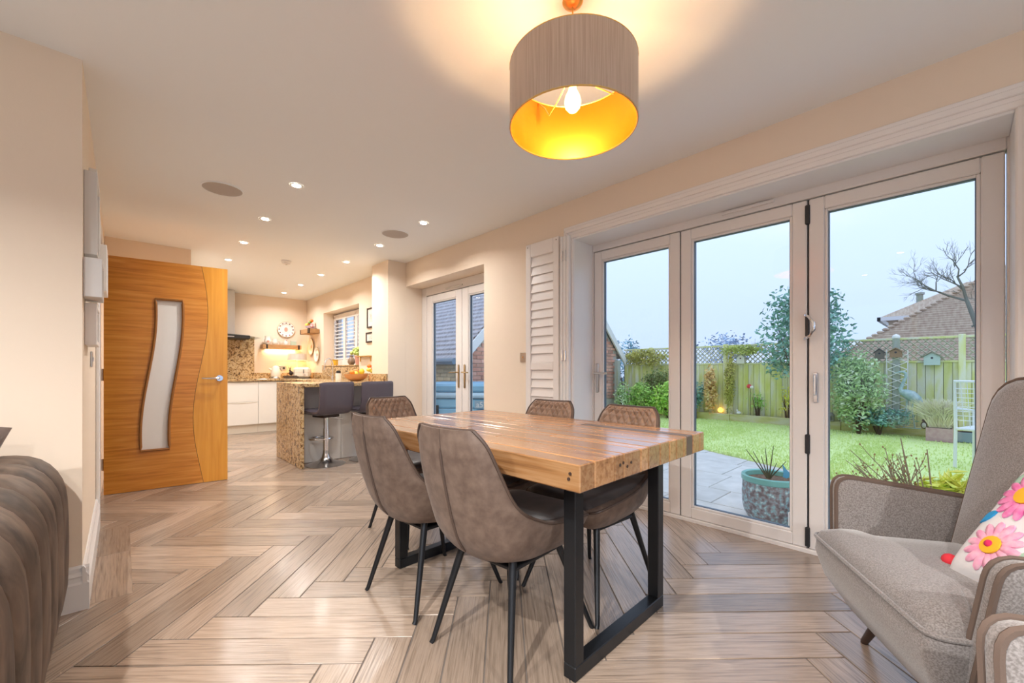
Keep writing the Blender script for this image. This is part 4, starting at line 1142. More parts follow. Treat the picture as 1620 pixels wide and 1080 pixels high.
def patch(a0_, b0_, ra, rb, rot, off, nm, mat, par, npt=14, point=0.0):
    vs = [on(a0_, b0_, off+.003)]
    for k in range(npt):
        th = 2*PI*k/npt
        x = ra*math.cos(th); y = rb*math.sin(th)*(1-point*abs(math.cos(th))**2)
        vs.append(on(max(-.99,min(.99,a0_+x*math.cos(rot)-y*math.sin(rot))), max(-.99,min(.99,b0_+x*math.sin(rot)+y*math.cos(rot))), off))
    n_ = len(vs)
    lo_ = [v-Vector((0,0,.004)) for v in vs[1:]]
    fs = [(0, 1+k, 1+(k+1) % npt) for k in range(npt)] + [(1+k, n_+k, n_+(k+1) % npt, 1+(k+1) % npt) for k in range(npt)]
    return MB().add(vs+lo_, fs).build(nm, mat, par, 70)
def flower(a, b, R, mat, cen, npet=14):
    f = patch(a, b, R*.55, R*.55, 0, .003, 'flower', mat, cs)
    for k in range(npet):
        th = 2*PI*k/npet
        patch(a+R*.68*math.cos(th), b+R*.68*math.sin(th), R*.36, R*.15, th, .005, 'petal', mat, f, 10)
    patch(a, b, R*.36, R*.36, 0, .010, 'flower_centre', FP['yel'], f)
    if cen: patch(a, b, R*.13, R*.13, 0, .015, 'flower_eye', cen, f)
flower(-.40, -.52, .36, FP['lpink'], FP['mag'])
flower(-.45, .30, .38, FP['pink'], None)
flower(.55, -.05, .30, FP['lpink'], None)
flower(.60, .70, .26, FP['pink'], None)
flower(.52, -.72, .24, FP['pink'], FP['mag'])
for a, b, r, rot, m2 in ((-.80,-.10,.15,.7,'blue'),(-.12,-.10,.16,-1.2,'blue'),(.28,.24,.15,.3,'blue'),(.16,-.48,.22,.25,'sage'),(.75,.35,.16,1.0,'sage'),(-.75,.55,.14,1.4,'sage'),(.1,.85,.15,.2,'blue')):
    patch(a, b, r, r*.48, rot, .004, 'leaf_motif', FP[m2], cs, 14, .55)
tas = MB()
for k, (dx, dy, r) in enumerate(((-.02,.02,.022),(-.03,-.012,.020),(-.005,-.028,.018))):
    tas.ell((-CW/2+.0+dx, -CH/2+.02+dy, 0), r, r*.8, r*.5, 10, 6)
tas.build('corner_tassel', FP['red'], cs, True)
F_ = Vector((-.577,.817,0)); S_ = Vector((-.817,-.577,0)); up = Vector((0,0,1))
base = Vector((1.63,.198,0))
nrm = (F_*.80 + up*.60).normalized()
xax = S_; yax = nrm.cross(xax).normalized()
rt = math.radians(5)
x2 = xax*math.cos(rt)+yax*math.sin(rt); y2 = nrm.cross(x2)
cpos = base + F_*(-.315) + S_*(.225) + up*.642
cs.matrix_world = Matrix(((x2.x,y2.x,nrm.x,cpos.x),(x2.y,y2.y,nrm.y,cpos.y),(x2.z,y2.z,nrm.z,cpos.z),(0,0,0,1)))
# ---------------------------------------------------------------- garden
G = -.05
SLABM = pm('pale_paving', (.58,.55,.50), .75, col2=(.68,.65,.60), scale=7, detail=8, rand=.07, randtex=True, bump=.08, bscale=60)
LAWN = pm('artificial_grass', (.62,.74,.27), .85, col2=(.70,.81,.33), scale=3, detail=10, lo=.3, hi=.7, bump=.2, bscale=260)
SOIL = pm('dark_soil', (.035,.025,.02), .95, bump=.5, bscale=60)
FENCE = pm('mossy_fence_wood', (.5,.5,.25), .85, ramp=[(.3,(.62,.65,.15)),(.48,(.73,.73,.33)),(.6,(.76,.75,.58)),(.75,(.66,.69,.22))], scale=2.2, stretch=(3,3,.8), detail=6, rand=.12, randtex=True, bump=.1, bscale=20)
FPOST = pm('weathered_post', (.42,.45,.44), .85, col2=(.33,.36,.24), scale=4, stretch=(3,3,.6), bump=.1, bscale=20)
SLEEP = pm('mossy_sleeper', (.4,.35,.16), .9, ramp=[(.3,(.46,.45,.11)),(.5,(.62,.56,.24)),(.7,(.70,.64,.44))], scale=3, stretch=(3,1,3), detail=6, rand=.1, randtex=True, bump=.15, bscale=20)
struct('ground', MB().box(XO, 60, -20, 40, G-.2, G-.06), SOIL, 'earth beneath the garden')
pat = struct('patio', MB().box(XO, 6.6, -1.5, 8.0, G-.06, G-.012), pm('patio_joint', (.33,.31,.28), .9), 'pale stone patio outside the bifold doors')
# random-coursed slabs
def in_patio(x, y): return True
x = XO+.012; row = 0
while x < 6.4:
    dx = [.60,.45,.60][row % 3]
    y = -.95 + [0,-.35,-.15,-.5][row % 4]
    k = 0
    while y < 5.0:
        dy = [.75,.45,.60,.90][(row*3+k) % 4]
        d = y*.73+x*.6835
        MB_ = MB().rbox(0, dx-.008, 0, dy-.008, -.03, 0, .003)
        share('paving_slab', MB_.mesh('paving_slab', SLABM), pat, (x, y, G+random.uniform(-.002,.002)-.001))
        y += dy; k += 1
    x += dx; row += 1
# lawn with an angled front edge
lw = MB()
edge = [(4.55,-1.6),(5.02,.55),(5.25,1.05),(5.92,2.53),(6.25,3.2),(6.4,4.2),(6.4,6.0)]
gg = []
for (xa, ya), (xb, yb) in zip(edge[:-1], edge[1:]):
    for k in range(4): gg.append((xa+(xb-xa)*k/4, ya+(yb-ya)*k/4))
gg.append(edge[-1])
lw.grid(lambda u, v: (lambda e: (e[0]+(9.6-e[0])*v, e[1], G+.008+.006*math.sin(e[1]*3)*math.sin(v*9)*(v > .02)))(gg[min(int(round(u*(len(gg)-1))), len(gg)-1)]), len(gg)-1, 10)
lw.add([(a, b, G+.008) for a, b in gg]+[(a, b, G-.02) for a, b in gg], [(i, i+1, len(gg)+i+1, len(gg)+i) for i in range(len(gg)-1)])
rb = random.Random(3)
for k in range(26000):
    u = rb.random()**1.6; j = rb.uniform(0, len(gg)-1.001); i = int(j)
    ea = gg[i]; eb = gg[i+1]; f_ = j-i
    ex = ea[0]+(eb[0]-ea[0])*f_; ey = ea[1]+(eb[1]-ea[1])*f_
    x = ex+(9.55-ex)*u; y = ey
    a = rb.uniform(0, 2*PI); l = rb.uniform(.012,.028); w_ = .0035+.0006*x
    dx_, dy_ = w_*math.cos(a), w_*math.sin(a)
    lw.add([(x-dx_, y-dy_, G+.006), (x+dx_, y+dy_, G+.006), (x+rb.uniform(-.01,.01), y+rb.uniform(-.01,.01), G+.012+l)], [(0,1,2)])
tag(lw.build('lawn', LAWN), 'bright green short lawn between patio and fence', 'lawn', None, 'stuff')

# raised border of sleepers
rbd = thing('raised_border', 'mossy sleeper edging and soil bed along the fence', 'flower bed', (0,0,0))
y = -1.9
for ln_ in (1.85,1.5,1.9,1.7,1.15):
    MB().rbox(-.05,.05,0,ln_-.006,0,.155,.008).build('sleeper', SLEEP, rbd).location = (9.58, y, G+.001)
    y += ln_
MB().grid(lambda u, v: (9.63+.12*u, -1.9+8.0*v, G+.13+.02*math.sin(v*60+u*9)), 2, 60).build('soil', SOIL, rbd)

# fence: boards, posts, rails, lattice
FX = 9.76
fe = thing('garden_fence', 'green-tinged closeboard garden fence topped with lattice', 'fence', (0,0,0))
bd_me = MB().add([(0,0,0),(.018,0,0),(.008,.097,0),(0,.097,0),(0,0,1.16),(.018,0,1.16),(.008,.097,1.16),(0,.097,1.16)], [(0,3,2,1),(4,5,6,7),(0,1,5,4),(1,2,6,5),(2,3,7,6),(3,0,4,7)]).mesh('fence_board', FENCE)
y = -1.9
while y < 6.0:
    share('fence_board', bd_me, fe, (FX-.02, y, G+.06+random.uniform(-.004,.004)), (0,0,random.uniform(-.01,.01)))
    y += .103
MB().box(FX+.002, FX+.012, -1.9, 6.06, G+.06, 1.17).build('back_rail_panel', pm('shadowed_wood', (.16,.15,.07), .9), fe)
MB().rbox(FX-.035, FX+.02, -1.9, 6.06, 1.172, 1.205, .004).build('cap_rail', FENCE, fe)
MB().rbox(FX-.03, FX+.01, -1.9, 6.06, 1.565, 1.60, .004).build('lattice_rail', FENCE, fe)
for y in (-1.85,-.05,1.72,3.50,5.28):
    MB().rbox(FX-.06, FX+.03, y-.04, y+.04, G+.02, 1.62, .006).build('fence_post', FENCE, fe)
LAT = pm('lattice_wood', (.50,.48,.34), .85)
for ya, yb in ((-1.80,-.10),(0.0,1.67),(1.77,3.45),(3.55,5.23),(5.33,6.05)):
    m_ = MB(); z0, z1 = 1.205, 1.565; st = .098; h_ = z1-z0
    for sg, xo in ((1, 0.0), (-1, .012)):
        c_ = ya-h_
        while c_ < yb+h_:
            # line y = c + (z-z0) or y = c + (z1-z)
            def yz(z): return c_+(z-z0) if sg > 0 else c_+(z1-z)
            za, zb = z0, z1
            pts = []
            for k in range(9):
                z = z0+h_*k/8; yv = yz(z)
                if ya <= yv <= yb: pts.append((FX-.012+xo, yv, z))
            if len(pts) > 1: m_.tube([pts[0], pts[-1]], .0095, 4)
            c_ += st
    tag(m_.build('lattice', LAT, fe), kind='stuff')

# leafy things
def leafy(name, label, cat, c, rad, n, size, cols, seed, shell=.55, group=None, stem=True, flat=.0, stemcol=(.10,.06,.035), sq=1.0):
    r_ = random.Random(seed)
    t = thing(name, label, cat, (c[0], c[1], G+.001 if stem else c[2]), 0, group)
    oz = c[2]-t.location.z
    mk = 'leaf_'+name+str(seed)
    cols = [tuple(min(.85, q_*2.1) for q_ in cc_) for cc_ in cols]
    mt = pm(mk, cols[0], .55, ramp=[(.25,cols[0]),(.5,cols[1]),(.75,cols[2])], scale=9, detail=5)
    m_ = MB(); vs = []; fs = []
    blobs = [(0,0,0,1.0)] + [(r_.uniform(-.6,.6), r_.uniform(-.6,.6), r_.uniform(-.5,.6), r_.uniform(.35,.6)) for _ in range(7)]
    for k in range(n):
        b = blobs[r_.randrange(len(blobs))] if r_.random() < .6 else blobs[0]
        a = r_.uniform(0, 2*PI); zz = r_.uniform(-1, 1); rr = (1-shell*r_.random())*b[3]
        q_ = math.sqrt(1-zz*zz)
        px = (b[0]+rr*q_*math.cos(a))*rad[0]; py = (b[1]+rr*q_*math.sin(a))*rad[1]; pz = (b[2]+rr*zz)*rad[2]+oz
        if stem and pz < .03: pz = .03+r_.random()*.1
        d1_ = Vector((r_.gauss(0,1), r_.gauss(0,1), r_.gauss(0,.7)+.2)).normalized()
        d2_ = d1_.cross(Vector((r_.gauss(0,1), r_.gauss(0,1), r_.gauss(0,1))))
        if d2_.length < 1e-3: continue
        d2_.normalize(); s_ = size*r_.uniform(.6,1.3)
        P_ = Vector((px,py,pz)); o = len(vs); nn = d1_.cross(d2_)*s_*.18
        vs += [P_-d1_*s_, P_+d2_*s_*.45*sq+nn, P_+d1_*s_, P_-d2_*s_*.45*sq+nn]
        fs += [(o,o+1,o+2),(o,o+2,o+3)]
    m_.add(vs, fs)
    m_.build('foliage', mt, t)
    if stem:
        sm = MB()
        for k in range(6):
            a = r_.uniform(0, 2*PI)
            sm.tube([(.02*math.cos(a), .02*math.sin(a), -.0), (rad[0]*.25*math.cos(a), rad[1]*.25*math.sin(a), oz*.6), (rad[0]*.6*math.cos(a), rad[1]*.6*math.sin(a), oz+rad[2]*.3)], [.016,.011,.004], 5)
        sm.build('stems', MATS.get('stem%s' % (stemcol,)) or pm('stem%s' % (stemcol,), stemcol, .8), t)
    return t
TEAL = [(.035,.085,.065),(.09,.19,.15),(.22,.36,.30)]
MIDG = [(.05,.11,.02),(.15,.28,.05),(.33,.46,.13)]
VARI = [(.07,.13,.045),(.24,.33,.15),(.52,.58,.36)]
OLIV = [(.14,.13,.03),(.27,.26,.06),(.38,.34,.11)]
BRWN = [(.26,.16,.05),(.42,.28,.11),(.52,.40,.20)]
leafy('holly_tree', 'tall glossy blue-green evergreen tree leaning over the lattice behind bifold leaf', 'tree', (9.15,1.95,1.75), (.55,.78,1.0), 3600, .052, TEAL, 5, .8, stem=True)
leafy('variegated_shrub', 'large cream-variegated shrub against the fence behind third bifold leaf', 'shrub', (9.24,1.17,.70), (.30,.40,.72), 6000, .036, VARI, 6, .7)
leafy('low_shrub', 'low blue-green shrub spilling over the sleeper edge below variegated shrub', 'shrub', (9.32,.90,.26), (.27,.46,.17), 1500, .032, TEAL, 7, .6)
leafy('leafy_shrub', 'bright green bush beside the tall grey post at garden left', 'shrub', (9.1,4.50,.42), (.32,.42,.40), 1700, .045, [(.06,.14,.015),(.20,.36,.05),(.42,.56,.16)], 8, .6)
leafy('leafy_shrub', 'light green bush left of another, near the garage wall', 'shrub', (9.05,5.15,.38), (.30,.40,.40), 1600, .042, MIDG, 9, .6)
leafy('leafy_shrub', 'dark round bush behind the bright green bushes', 'shrub', (9.45,4.98,.75), (.20,.42,.36), 1500, .032, [(.04,.06,.015),(.10,.14,.04),(.20,.24,.09)], 10, .6)
leafy('leafy_shrub', 'pale wispy bush at the garage corner', 'shrub', (8.9,5.55,.40), (.2,.22,.42), 800, .035, VARI, 19, .8)
leafy('climber', 'olive climbing plant smothering lattice above dark round bush', 'climber', (9.66,5.38,1.36), (.13,.72,.22), 2300, .03, OLIV, 11, .6, stem=False)
leafy('climber', 'leafy climber up the fence post beside the white bird box', 'climber', (9.60,3.36,.85), (.10,.12,.75), 1900, .026, OLIV, 12, .7, stem=False)
leafy('climber', 'tangled climber spreading over lattice above bird box', 'climber', (9.64,3.15,1.47), (.10,.48,.13), 1300, .026, [(.12,.16,.03),(.25,.29,.07),(.38,.40,.15)], 13, .6, stem=False)
leafy('dried_climber', 'straw-coloured dried climber on the fence near second bifold leaf', 'climber', (9.52,3.74,.62), (.12,.15,.55), 1100, .045, BRWN, 14, .6, stem=False)
leafy('small_shrub', 'small teal bush at fence foot beside the dried climber', 'shrub', (9.45,4.02,.45), (.12,.16,.34), 600, .035, TEAL, 15, .7)
leafy('border_plant', 'sparse green rose stems in border right of the pole climber', 'plant', (9.6,2.82,.40), (.06,.22,.30), 130, .03, MIDG, 16, .9)
leafy('border_plant', 'yellow-green twiggy border plant under the tree', 'plant', (9.6,2.30,.42), (.06,.16,.32), 200, .028, [(.35,.26,.03),(.50,.40,.06),(.30,.34,.05)], 17, .9)
# distant trees over the fence
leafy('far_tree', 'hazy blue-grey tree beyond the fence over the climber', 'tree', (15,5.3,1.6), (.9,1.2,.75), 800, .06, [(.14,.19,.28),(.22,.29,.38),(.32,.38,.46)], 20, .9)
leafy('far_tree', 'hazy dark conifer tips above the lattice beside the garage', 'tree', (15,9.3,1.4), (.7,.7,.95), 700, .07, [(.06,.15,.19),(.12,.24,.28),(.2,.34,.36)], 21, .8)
def branch_tree(name, label, base, col, seed, trunk, depth=4, spread=.55, leaves=None):
    r_ = random.Random(seed)
    t = thing(name, label, 'tree', (base[0], base[1], base[2]))
    m_ = MB()
    def grow(p0, d0, ln_, rad, lev):
        mid = p0+d0*ln_*.5+Vector((r_.gauss(0,.05), r_.gauss(0,.05), r_.gauss(0,.04)))*ln_
        e_ = p0+d0*ln_
        m_.tube([p0, mid, e_], [rad, rad*.8, rad*.55], 5)
        if lev == 0: return
        for k in range(4 if lev > 1 else 3):
            nd = (d0+Vector((r_.gauss(0,spread), r_.gauss(0,spread), r_.gauss(.12,spread*.7)))).normalized()
            st_ = p0+d0*ln_*r_.uniform(.45,1.0)
            grow(st_, nd, ln_*r_.uniform(.5,.8), rad*.5, lev-1)
    p_ = Vector((0,0,0))
    for i, (q_, r0, r1) in enumerate(trunk):
        q_ = Vector(q_); m_.tube([p_, q_], [r0, r1], 8); p_ = q_
    grow(p_, (Vector(trunk[-1][0])-(Vector(trunk[-2][0]) if len(trunk) > 1 else Vector((0,0,0)))).normalized(), .5, trunk[-1][2], depth-1)
    grow(p_, Vector((0,.75,.45)).normalized(), .55, trunk[-1][2]*.8, depth)
    grow(p_*.8, Vector((.1,-.5,.7)).normalized(), .5, trunk[-1][2]*.6, depth-1)
    m_.build('branches', pm('bark_'+name+str(seed), col, .9, bump=.1, bscale=40), t)
    return t
branch_tree('bare_tree', 'bare winter tree in front of the tiled roof at right', (11.5,-.42,G-.06), (.22,.22,.17), 33, [((0,.08,1.6),.055,.045),((0,.30,2.45),.045,.028)], 5, .5)
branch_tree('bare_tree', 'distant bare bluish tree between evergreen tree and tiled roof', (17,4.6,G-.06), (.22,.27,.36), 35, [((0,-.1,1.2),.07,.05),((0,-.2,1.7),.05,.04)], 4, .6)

# heron statue
hr = thing('heron_statue', 'blue-grey metal heron statue standing at border edge', 'statue', (9.34,.52,G+.157))
VERD = pm('verdigris_metal', (.28,.40,.40), .6, col2=(.42,.54,.53), scale=20)
bz_ = .53
MB().tube([(0,.13,bz_+.06),(0,.08,bz_+.045),(0,.0,bz_),(0,-.08,bz_-.07),(0,-.14,bz_-.15)], [.03,.06,.085,.065,.03], 12).build('body', VERD, hr, True)
MB().tube([(0,-.12,bz_-.12),(0,-.16,bz_-.2),(0,-.165,bz_-.27)], [.035,.025,.008], 8).build('tail', VERD, hr, True)
MB().tube([(0,.08,bz_+.03),(0,.12,bz_+.10),(0,.09,bz_+.20),(0,.055,bz_+.30),(0,.06,bz_+.36),(0,.09,bz_+.385)], [.05,.03,.022,.019,.022,.02], 8).build('neck', VERD, hr, True)
MB().tube([(0,.09,bz_+.385),(0,.15,bz_+.375),(0,.205,bz_+.36)], [.022,.01,.003], 8).build('beak', VERD, hr, True)
for dy, fy in ((-.03,-.05),(.04,.08)):
    MB().tube([(0,dy,bz_-.06),(0,dy+.01,bz_*.55),(0,fy,0)], .010, 6).build('leg', VERD, hr, True)
MB().rbox(-.05,.05,-.12,.14,-.0005,.006,.002).build('base_plate', VERD, hr)

# obelisk post with lattice
ob = thing('trellis_post', 'white-capped wooden post with diamond trellis panel behind heron', 'trellis', (9.50,.70,G+.13))
MB().rbox(-.04,.04,-.04,.05,0,1.50,.005).build('post', FPOST, ob)
MB().lathe([(.05,1.5),(.055,1.53),(.035,1.56),(.001,1.575)], (0,.005,0), 12).build('post_cap', CHINA, ob, True)
m_ = MB(); 
for k in range(9):
    z = .10+k*.125
    m_.tube([(-.05,-.14,z),(-.05,.12,z+.13)], .007, 4).tube([(-.058,-.14,z+.13),(-.058,.12,z)], .007, 4)
m_.tube([(-.054,-.14,.05),(-.054,-.14,1.3)], .008, 4).tube([(-.054,.12,.05),(-.054,.12,1.3)], .008, 4)
m_.build('diamond_trellis', CHINA, ob)
def birdhouse(label, loc, col, roofc, w_=.13, h_=.16):
    t = thing('bird_box', label, 'bird box', loc, 0, 'bird boxes on the fence')
    MB().prism([(-w_/2,0),(w_/2,0),(w_/2,h_*.7),(0,h_),(-w_/2,h_*.7)], -.10, 0, 'x').build('box', pm('paint_%s' % label[:14], col, .6), t)
    rm = pm('roof_%s' % label[:14], roofc, .7)
    MB().add([(-.125,-w_*.68,h_*.60),(.01,-w_*.68,h_*.60),(.01,0,h_+.008),(-.125,0,h_+.008),(-.125,-w_*.68,h_*.66),(.01,-w_*.68,h_*.66),(.01,0,h_+.022),(-.125,0,h_+.022)], [(0,3,2,1),(4,5,6,7),(0,1,5,4),(1,2,6,5),(2,3,7,6),(3,0,4,7)]).add([(-.125,w_*.68,h_*.60),(.01,w_*.68,h_*.60),(.01,0,h_+.008),(-.125,0,h_+.008),(-.125,w_*.68,h_*.66),(.01,w_*.68,h_*.66),(.01,0,h_+.022),(-.125,0,h_+.022)], [(0,1,2,3),(4,7,6,5),(0,4,5,1),(1,5,6,2),(2,6,7,3),(3,7,4,0)]).build('roof', rm, t)
    MB().lathe([(.016,-.102),(.016,-.099)], (0,0,h_*.58), 12, 'x').build('entrance_hole', GASKET, t)
    return t
birdhouse('pale green bird box on fence top right of heron', (FX-.04,.285,1.13), (.50,.62,.56), (.20,.22,.12), .19, .20)
birdhouse('brown bird box beside variegated shrub on the fence', (FX-.04,.93,1.24), (.20,.16,.12), (.12,.10,.08), .12, .17)
birdhouse('white bird box among climber on the lattice', (FX-.04,3.16,1.19), (.70,.68,.58), (.30,.36,.40), .15, .19)
birdhouse('rustic bird feeder box on the white-capped post', (9.45,.70,1.26), (.30,.17,.08), (.35,.22,.10), .15, .14)
lt = thing('garden_light', 'small stone owl lantern at border edge beside variegated shrub', 'lantern', (9.56,1.60,G+.157))
MB().rbox(-.05,.05,-.05,.05,0,.10,.01).build('body', pm('lantern_stone', (.36,.33,.28), .8), lt)
MB().lathe([(.065,.10),(.05,.13),(.02,.16),(.001,.165)], n=12).build('cap', MATS['lantern_stone'], lt, True)
MB().box(-.053,-.049,-.03,-.018,.02,.085).box(-.053,-.049,-.006,.006,.02,.085).box(-.053,-.049,.018,.03,.02,.085).build('openings', GASKET, lt)
for x, y, l, r in ((9.66,3.58,'glowing amber border lamp under the dried climber',.055),(9.66,2.24,'glowing amber border lamp under twiggy plant',.04),(9.15,4.36,'glowing amber lamp beneath bright green bush',.045)):
    t = thing('border_lamp', l, 'lamp', (x, y, G+.12 if x > 9.3 else G+.06))
    MB().tube([(0,0,-.04),(0,0,.08)], .006, 6).build('spike', IRON, t)
    MB().ell((0,0,.10), r, r, r, 12, 8).build('glow_globe', emit('amber_glow'+l[:6]+str(x)+str(y), (1.0,.50,.08), 1.3), t, True)
t = thing('ornament_flower', 'red and white metal flower on stake in the border', 'ornament', (9.66,2.98,G+.12))
MB().tube([(0,0,0),(0,0,.62)], .005, 5).build('stake', IRON, t)
MB().ell((-.01,.02,.64),.02,.05,.045,10,6).build('red_petals', FP['red'], t, True)
MB().ell((-.015,-.03,.62),.02,.04,.035,10,6).build('white_petals', CHINA, t, True)
t = thing('ornament_duck', 'small white ornament at the foot of the climber post', 'ornament', (9.58,3.18,G+.157))
MB().ell((0,0,.035),.04,.05,.035,12,8).build('body', CHINA, t, True); MB().ell((0,.03,.085),.022,.022,.024,10,6).build('head', CHINA, t, True)
t = thing('ornament_penguin', 'little black and white ornament beside the heron feet', 'ornament', (9.45,.37,G+.10))
MB().ell((0,0,.11),.04,.04,.06,12,8).build('body', IRON, t, True); MB().ell((-.025,0,.11),.02,.028,.045,10,6).build('bib', CHINA, t, True); MB().ell((0,0,.185),.028,.028,.026,10,6).build('head', IRON, t, True)

# planters
pr_ = thing('grass_planter', 'pink stone trough of feathery ornamental grass at lawn edge', 'planter', (9.12,.19,G+.014))
MB().box(-.08,.08,-.145,.145,0,.20).build('trough', pm('pink_stone', (.45,.27,.27), .8, col2=(.52,.35,.34), scale=20), pr_)
MB().box(-.07,.07,-.135,.135,.2005,.205).build('compost', SOIL, pr_)
gm = MB(); r_ = random.Random(5)
for k in range(900):
    a = r_.uniform(0,2*PI); l = r_.uniform(.25,.48); sp_ = r_.uniform(.05,.30)
    b0 = (r_.uniform(-.04,.04), r_.uniform(-.11,.11), .2)
    gm.tube([b0, (b0[0]+sp_*.45*math.cos(a), b0[1]+sp_*.5*math.sin(a), .2+l*.65), (b0[0]+sp_*math.cos(a), b0[1]+sp_*1.1*math.sin(a), .2+l*(1-.5*sp_))], [.0035,.004,.003], 3)
gm.build('grass', pm('feather_grass', (.70,.66,.42), .8, col2=(.84,.80,.62), scale=8), pr_)
pr2 = thing('slate_planter', 'blue-grey trough beside the pink stone trough', 'planter', (9.3,-.10,G+.014))
MB().rbox(-.10,.10,-.11,.11,0,.15,.006).build('trough', pm('blue_slate', (.26,.34,.38), .7), pr2)
MB().box(-.09,.09,-.10,.10,.1505,.154).build('compost', SOIL, pr2)

# glazed pot outside the doors
gp = thing('glazed_pot', 'large speckled blue-grey glazed pot on patio outside second bifold leaf', 'plant pot', (3.46,.925,G+.001))
POTM = pm('speckled_glaze', (.22,.19,.19), .45, ramp=[(.36,(.17,.14,.14)),(.48,(.30,.27,.28)),(.58,(.26,.45,.48)),(.68,(.62,.72,.72))], scale=38, detail=5, bump=.15, bscale=60)
MB().lathe([(.125,0),(.150,.012),(.178,.06),(.190,.12),(.192,.20),(.188,.285),(.184,.285)], n=40).build('pot_body', POTM, gp, True)
MB().lathe([(.188,.285),(.196,.292),(.196,.325),(.186,.332),(.170,.325),(.168,.27)], n=40, cap=False).build('pot_rim', pm('turquoise_glaze', (.20,.48,.44), .3), gp, True)
MB().lathe([(.001,.300),(.172,.292)], n=30, cap=False).build('soil', pm('bark_soil', (.12,.07,.045), .95, col2=(.24,.14,.08), scale=60, bump=.4), gp)
st_ = MB()
for dx, dy, l in ((-.03,.13,.22),(.02,.10,.20),(.0,.02,.24),(.03,-.02,.26),(.0,-.10,.16),(-.05,-.06,.15),(.02,.05,.17)):
    st_.tube([(0,.02,.29),(dx*.4,.02+dy*.4,.29+l*.35),(dx*1.1,.02+dy*1.1,.29+l*.95)], [.006,.0045,.002], 6)
st_.build('bare_stems', pm('twig_green', (.10,.095,.05), .8), gp, True)
bf = thing('butterfly_stake', 'blue butterfly ornament on a stake in the glazed pot', 'ornament', (3.415,.80,G+.30), -.8)
MB().tube([(0,0,0),(0,0,.10)], .0025, 5).build('stake', IRON, bf)
for sg in (-1, 1):
    MB().prism([(0,.07),(sg*.028,.10),(sg*.052,.135),(sg*.045,.075),(sg*.05,.045),(sg*.025,.035),(0,.05)], -.002, .002, 'y').build('wing', pm('butterfly_blue%d' % sg, (.10,.36,.55), .5), bf)
MB().ell((0,0,.08),.005,.005,.035,8,6).build('body', pm('butterfly_body', (.45,.42,.08), .5), bf, True)
sp_ = thing('small_white_pot', 'white square planter half hidden behind the door post', 'plant pot', (3.235,.685,G+.001))
MB().rbox(-.07,.07,-.07,.07,0,.17,.006).build('pot_body', CHINA, sp_)
leafy('potted_plant', 'dried reddish plant in the white square planter', 'plant', (3.235,.685,.20), (.06,.06,.08), 90, .018, BRWN, 41, .9, stem=False)
# shrub with bare twigs and yellow green leaves just outside third leaf
tw = thing('winter_shrub', 'bare-twigged shrub just outside the third bifold leaf', 'shrub', (3.95,.22,G+.001))
r_ = random.Random(9); m_ = MB(); bm2 = MB()
for k in range(46):
    a = r_.uniform(-.35, PI*.75); l = r_.uniform(.28,.52); ln_ = r_.uniform(.05,.38)
    dx, dy = ln_*math.cos(a)*.5, ln_*math.sin(a)*1.05
    e_ = Vector((dx, dy, l)); b0 = Vector((r_.uniform(-.05,.05), r_.uniform(-.10,.10), 0)); mid = b0+(e_-b0)*.5+Vector((0,0,.05))
    m_.tube([b0, mid, e_], [.0055,.004,.0022], 5)
    for q_ in range(3):
        t_ = r_.uniform(.45,1); p0 = b0+(e_-b0)*t_; p1 = p0+Vector((r_.uniform(-.04,.04), r_.uniform(-.06,.06), r_.uniform(.02,.07)))
        m_.tube([p0, p1], [.0025,.0015], 4); bm2.ell(tuple(p1), .006,.006,.008, 6, 4)
m_.tube([(0,-.05,0),(.0,-.0,.3),(0,.05,.62)], [.009,.007,.003], 6).tube([(0,-.1,0),(0,-.10,.3),(0,-.08,.56)], [.007,.005,.003], 6)
m_.build('twigs', pm('pale_twig', (.36,.26,.15), .85), tw, True); bm2.build('buds', pm('bud_brown', (.42,.26,.10), .8), tw)
leafy('grassy_plant', 'yellow-green strappy plant next to the twiggy shrub', 'plant', (4.15,.02,.16), (.22,.24,.2), 320, .085, [(.16,.30,.03),(.42,.52,.06),(.66,.64,.14)], 44, .9, sq=.45)
leafy('silver_plant', 'silvery low foliage under the twiggy shrub', 'plant', (3.85,.42,.10), (.2,.26,.16), 500, .03, [(.22,.27,.24),(.36,.41,.38),(.50,.54,.52)], 45, .8)

# white garden chair
wc = thing('garden_chair', 'white metal garden chair with mesh back beside the armchair edge', 'chair', (6.9,-.28,G+.012), math.radians(70))
WMET = pm('white_metal', (.80,.82,.84), .4)
m_ = MB()
m_.tube([(-.24,.22,0),(-.24,.20,.44),(-.23,.24,.70),(-.22,.28,.96),(.22,.28,.96),(.23,.24,.70),(.24,.20,.44),(.24,.22,0)], .016, 8)
m_.build('back_frame', WMET, wc, True)
for sx in (-1, 1):
    MB().tube([(sx*.24,-.22,0),(sx*.24,-.22,.62),(sx*.24,.22,.66)], .014, 8).build('arm', WMET, wc, True)
MB().rbox(-.24,.24,-.24,.22,.42,.445,.006).build('seat', WMET, wc)
m_ = MB()
for k in range(1, 9): m_.tube([(-.22+.44*k/9,.205,.46),(-.22+.44*k/9,.28,.95)], .004, 5)
for k in range(1, 9): z = .48+.05*k; m_.tube([(-.23,.205+.075*(k/9),z),(.23,.205+.075*(k/9),z)], .004, 5)
m_.build('wire_back', WMET, wc)

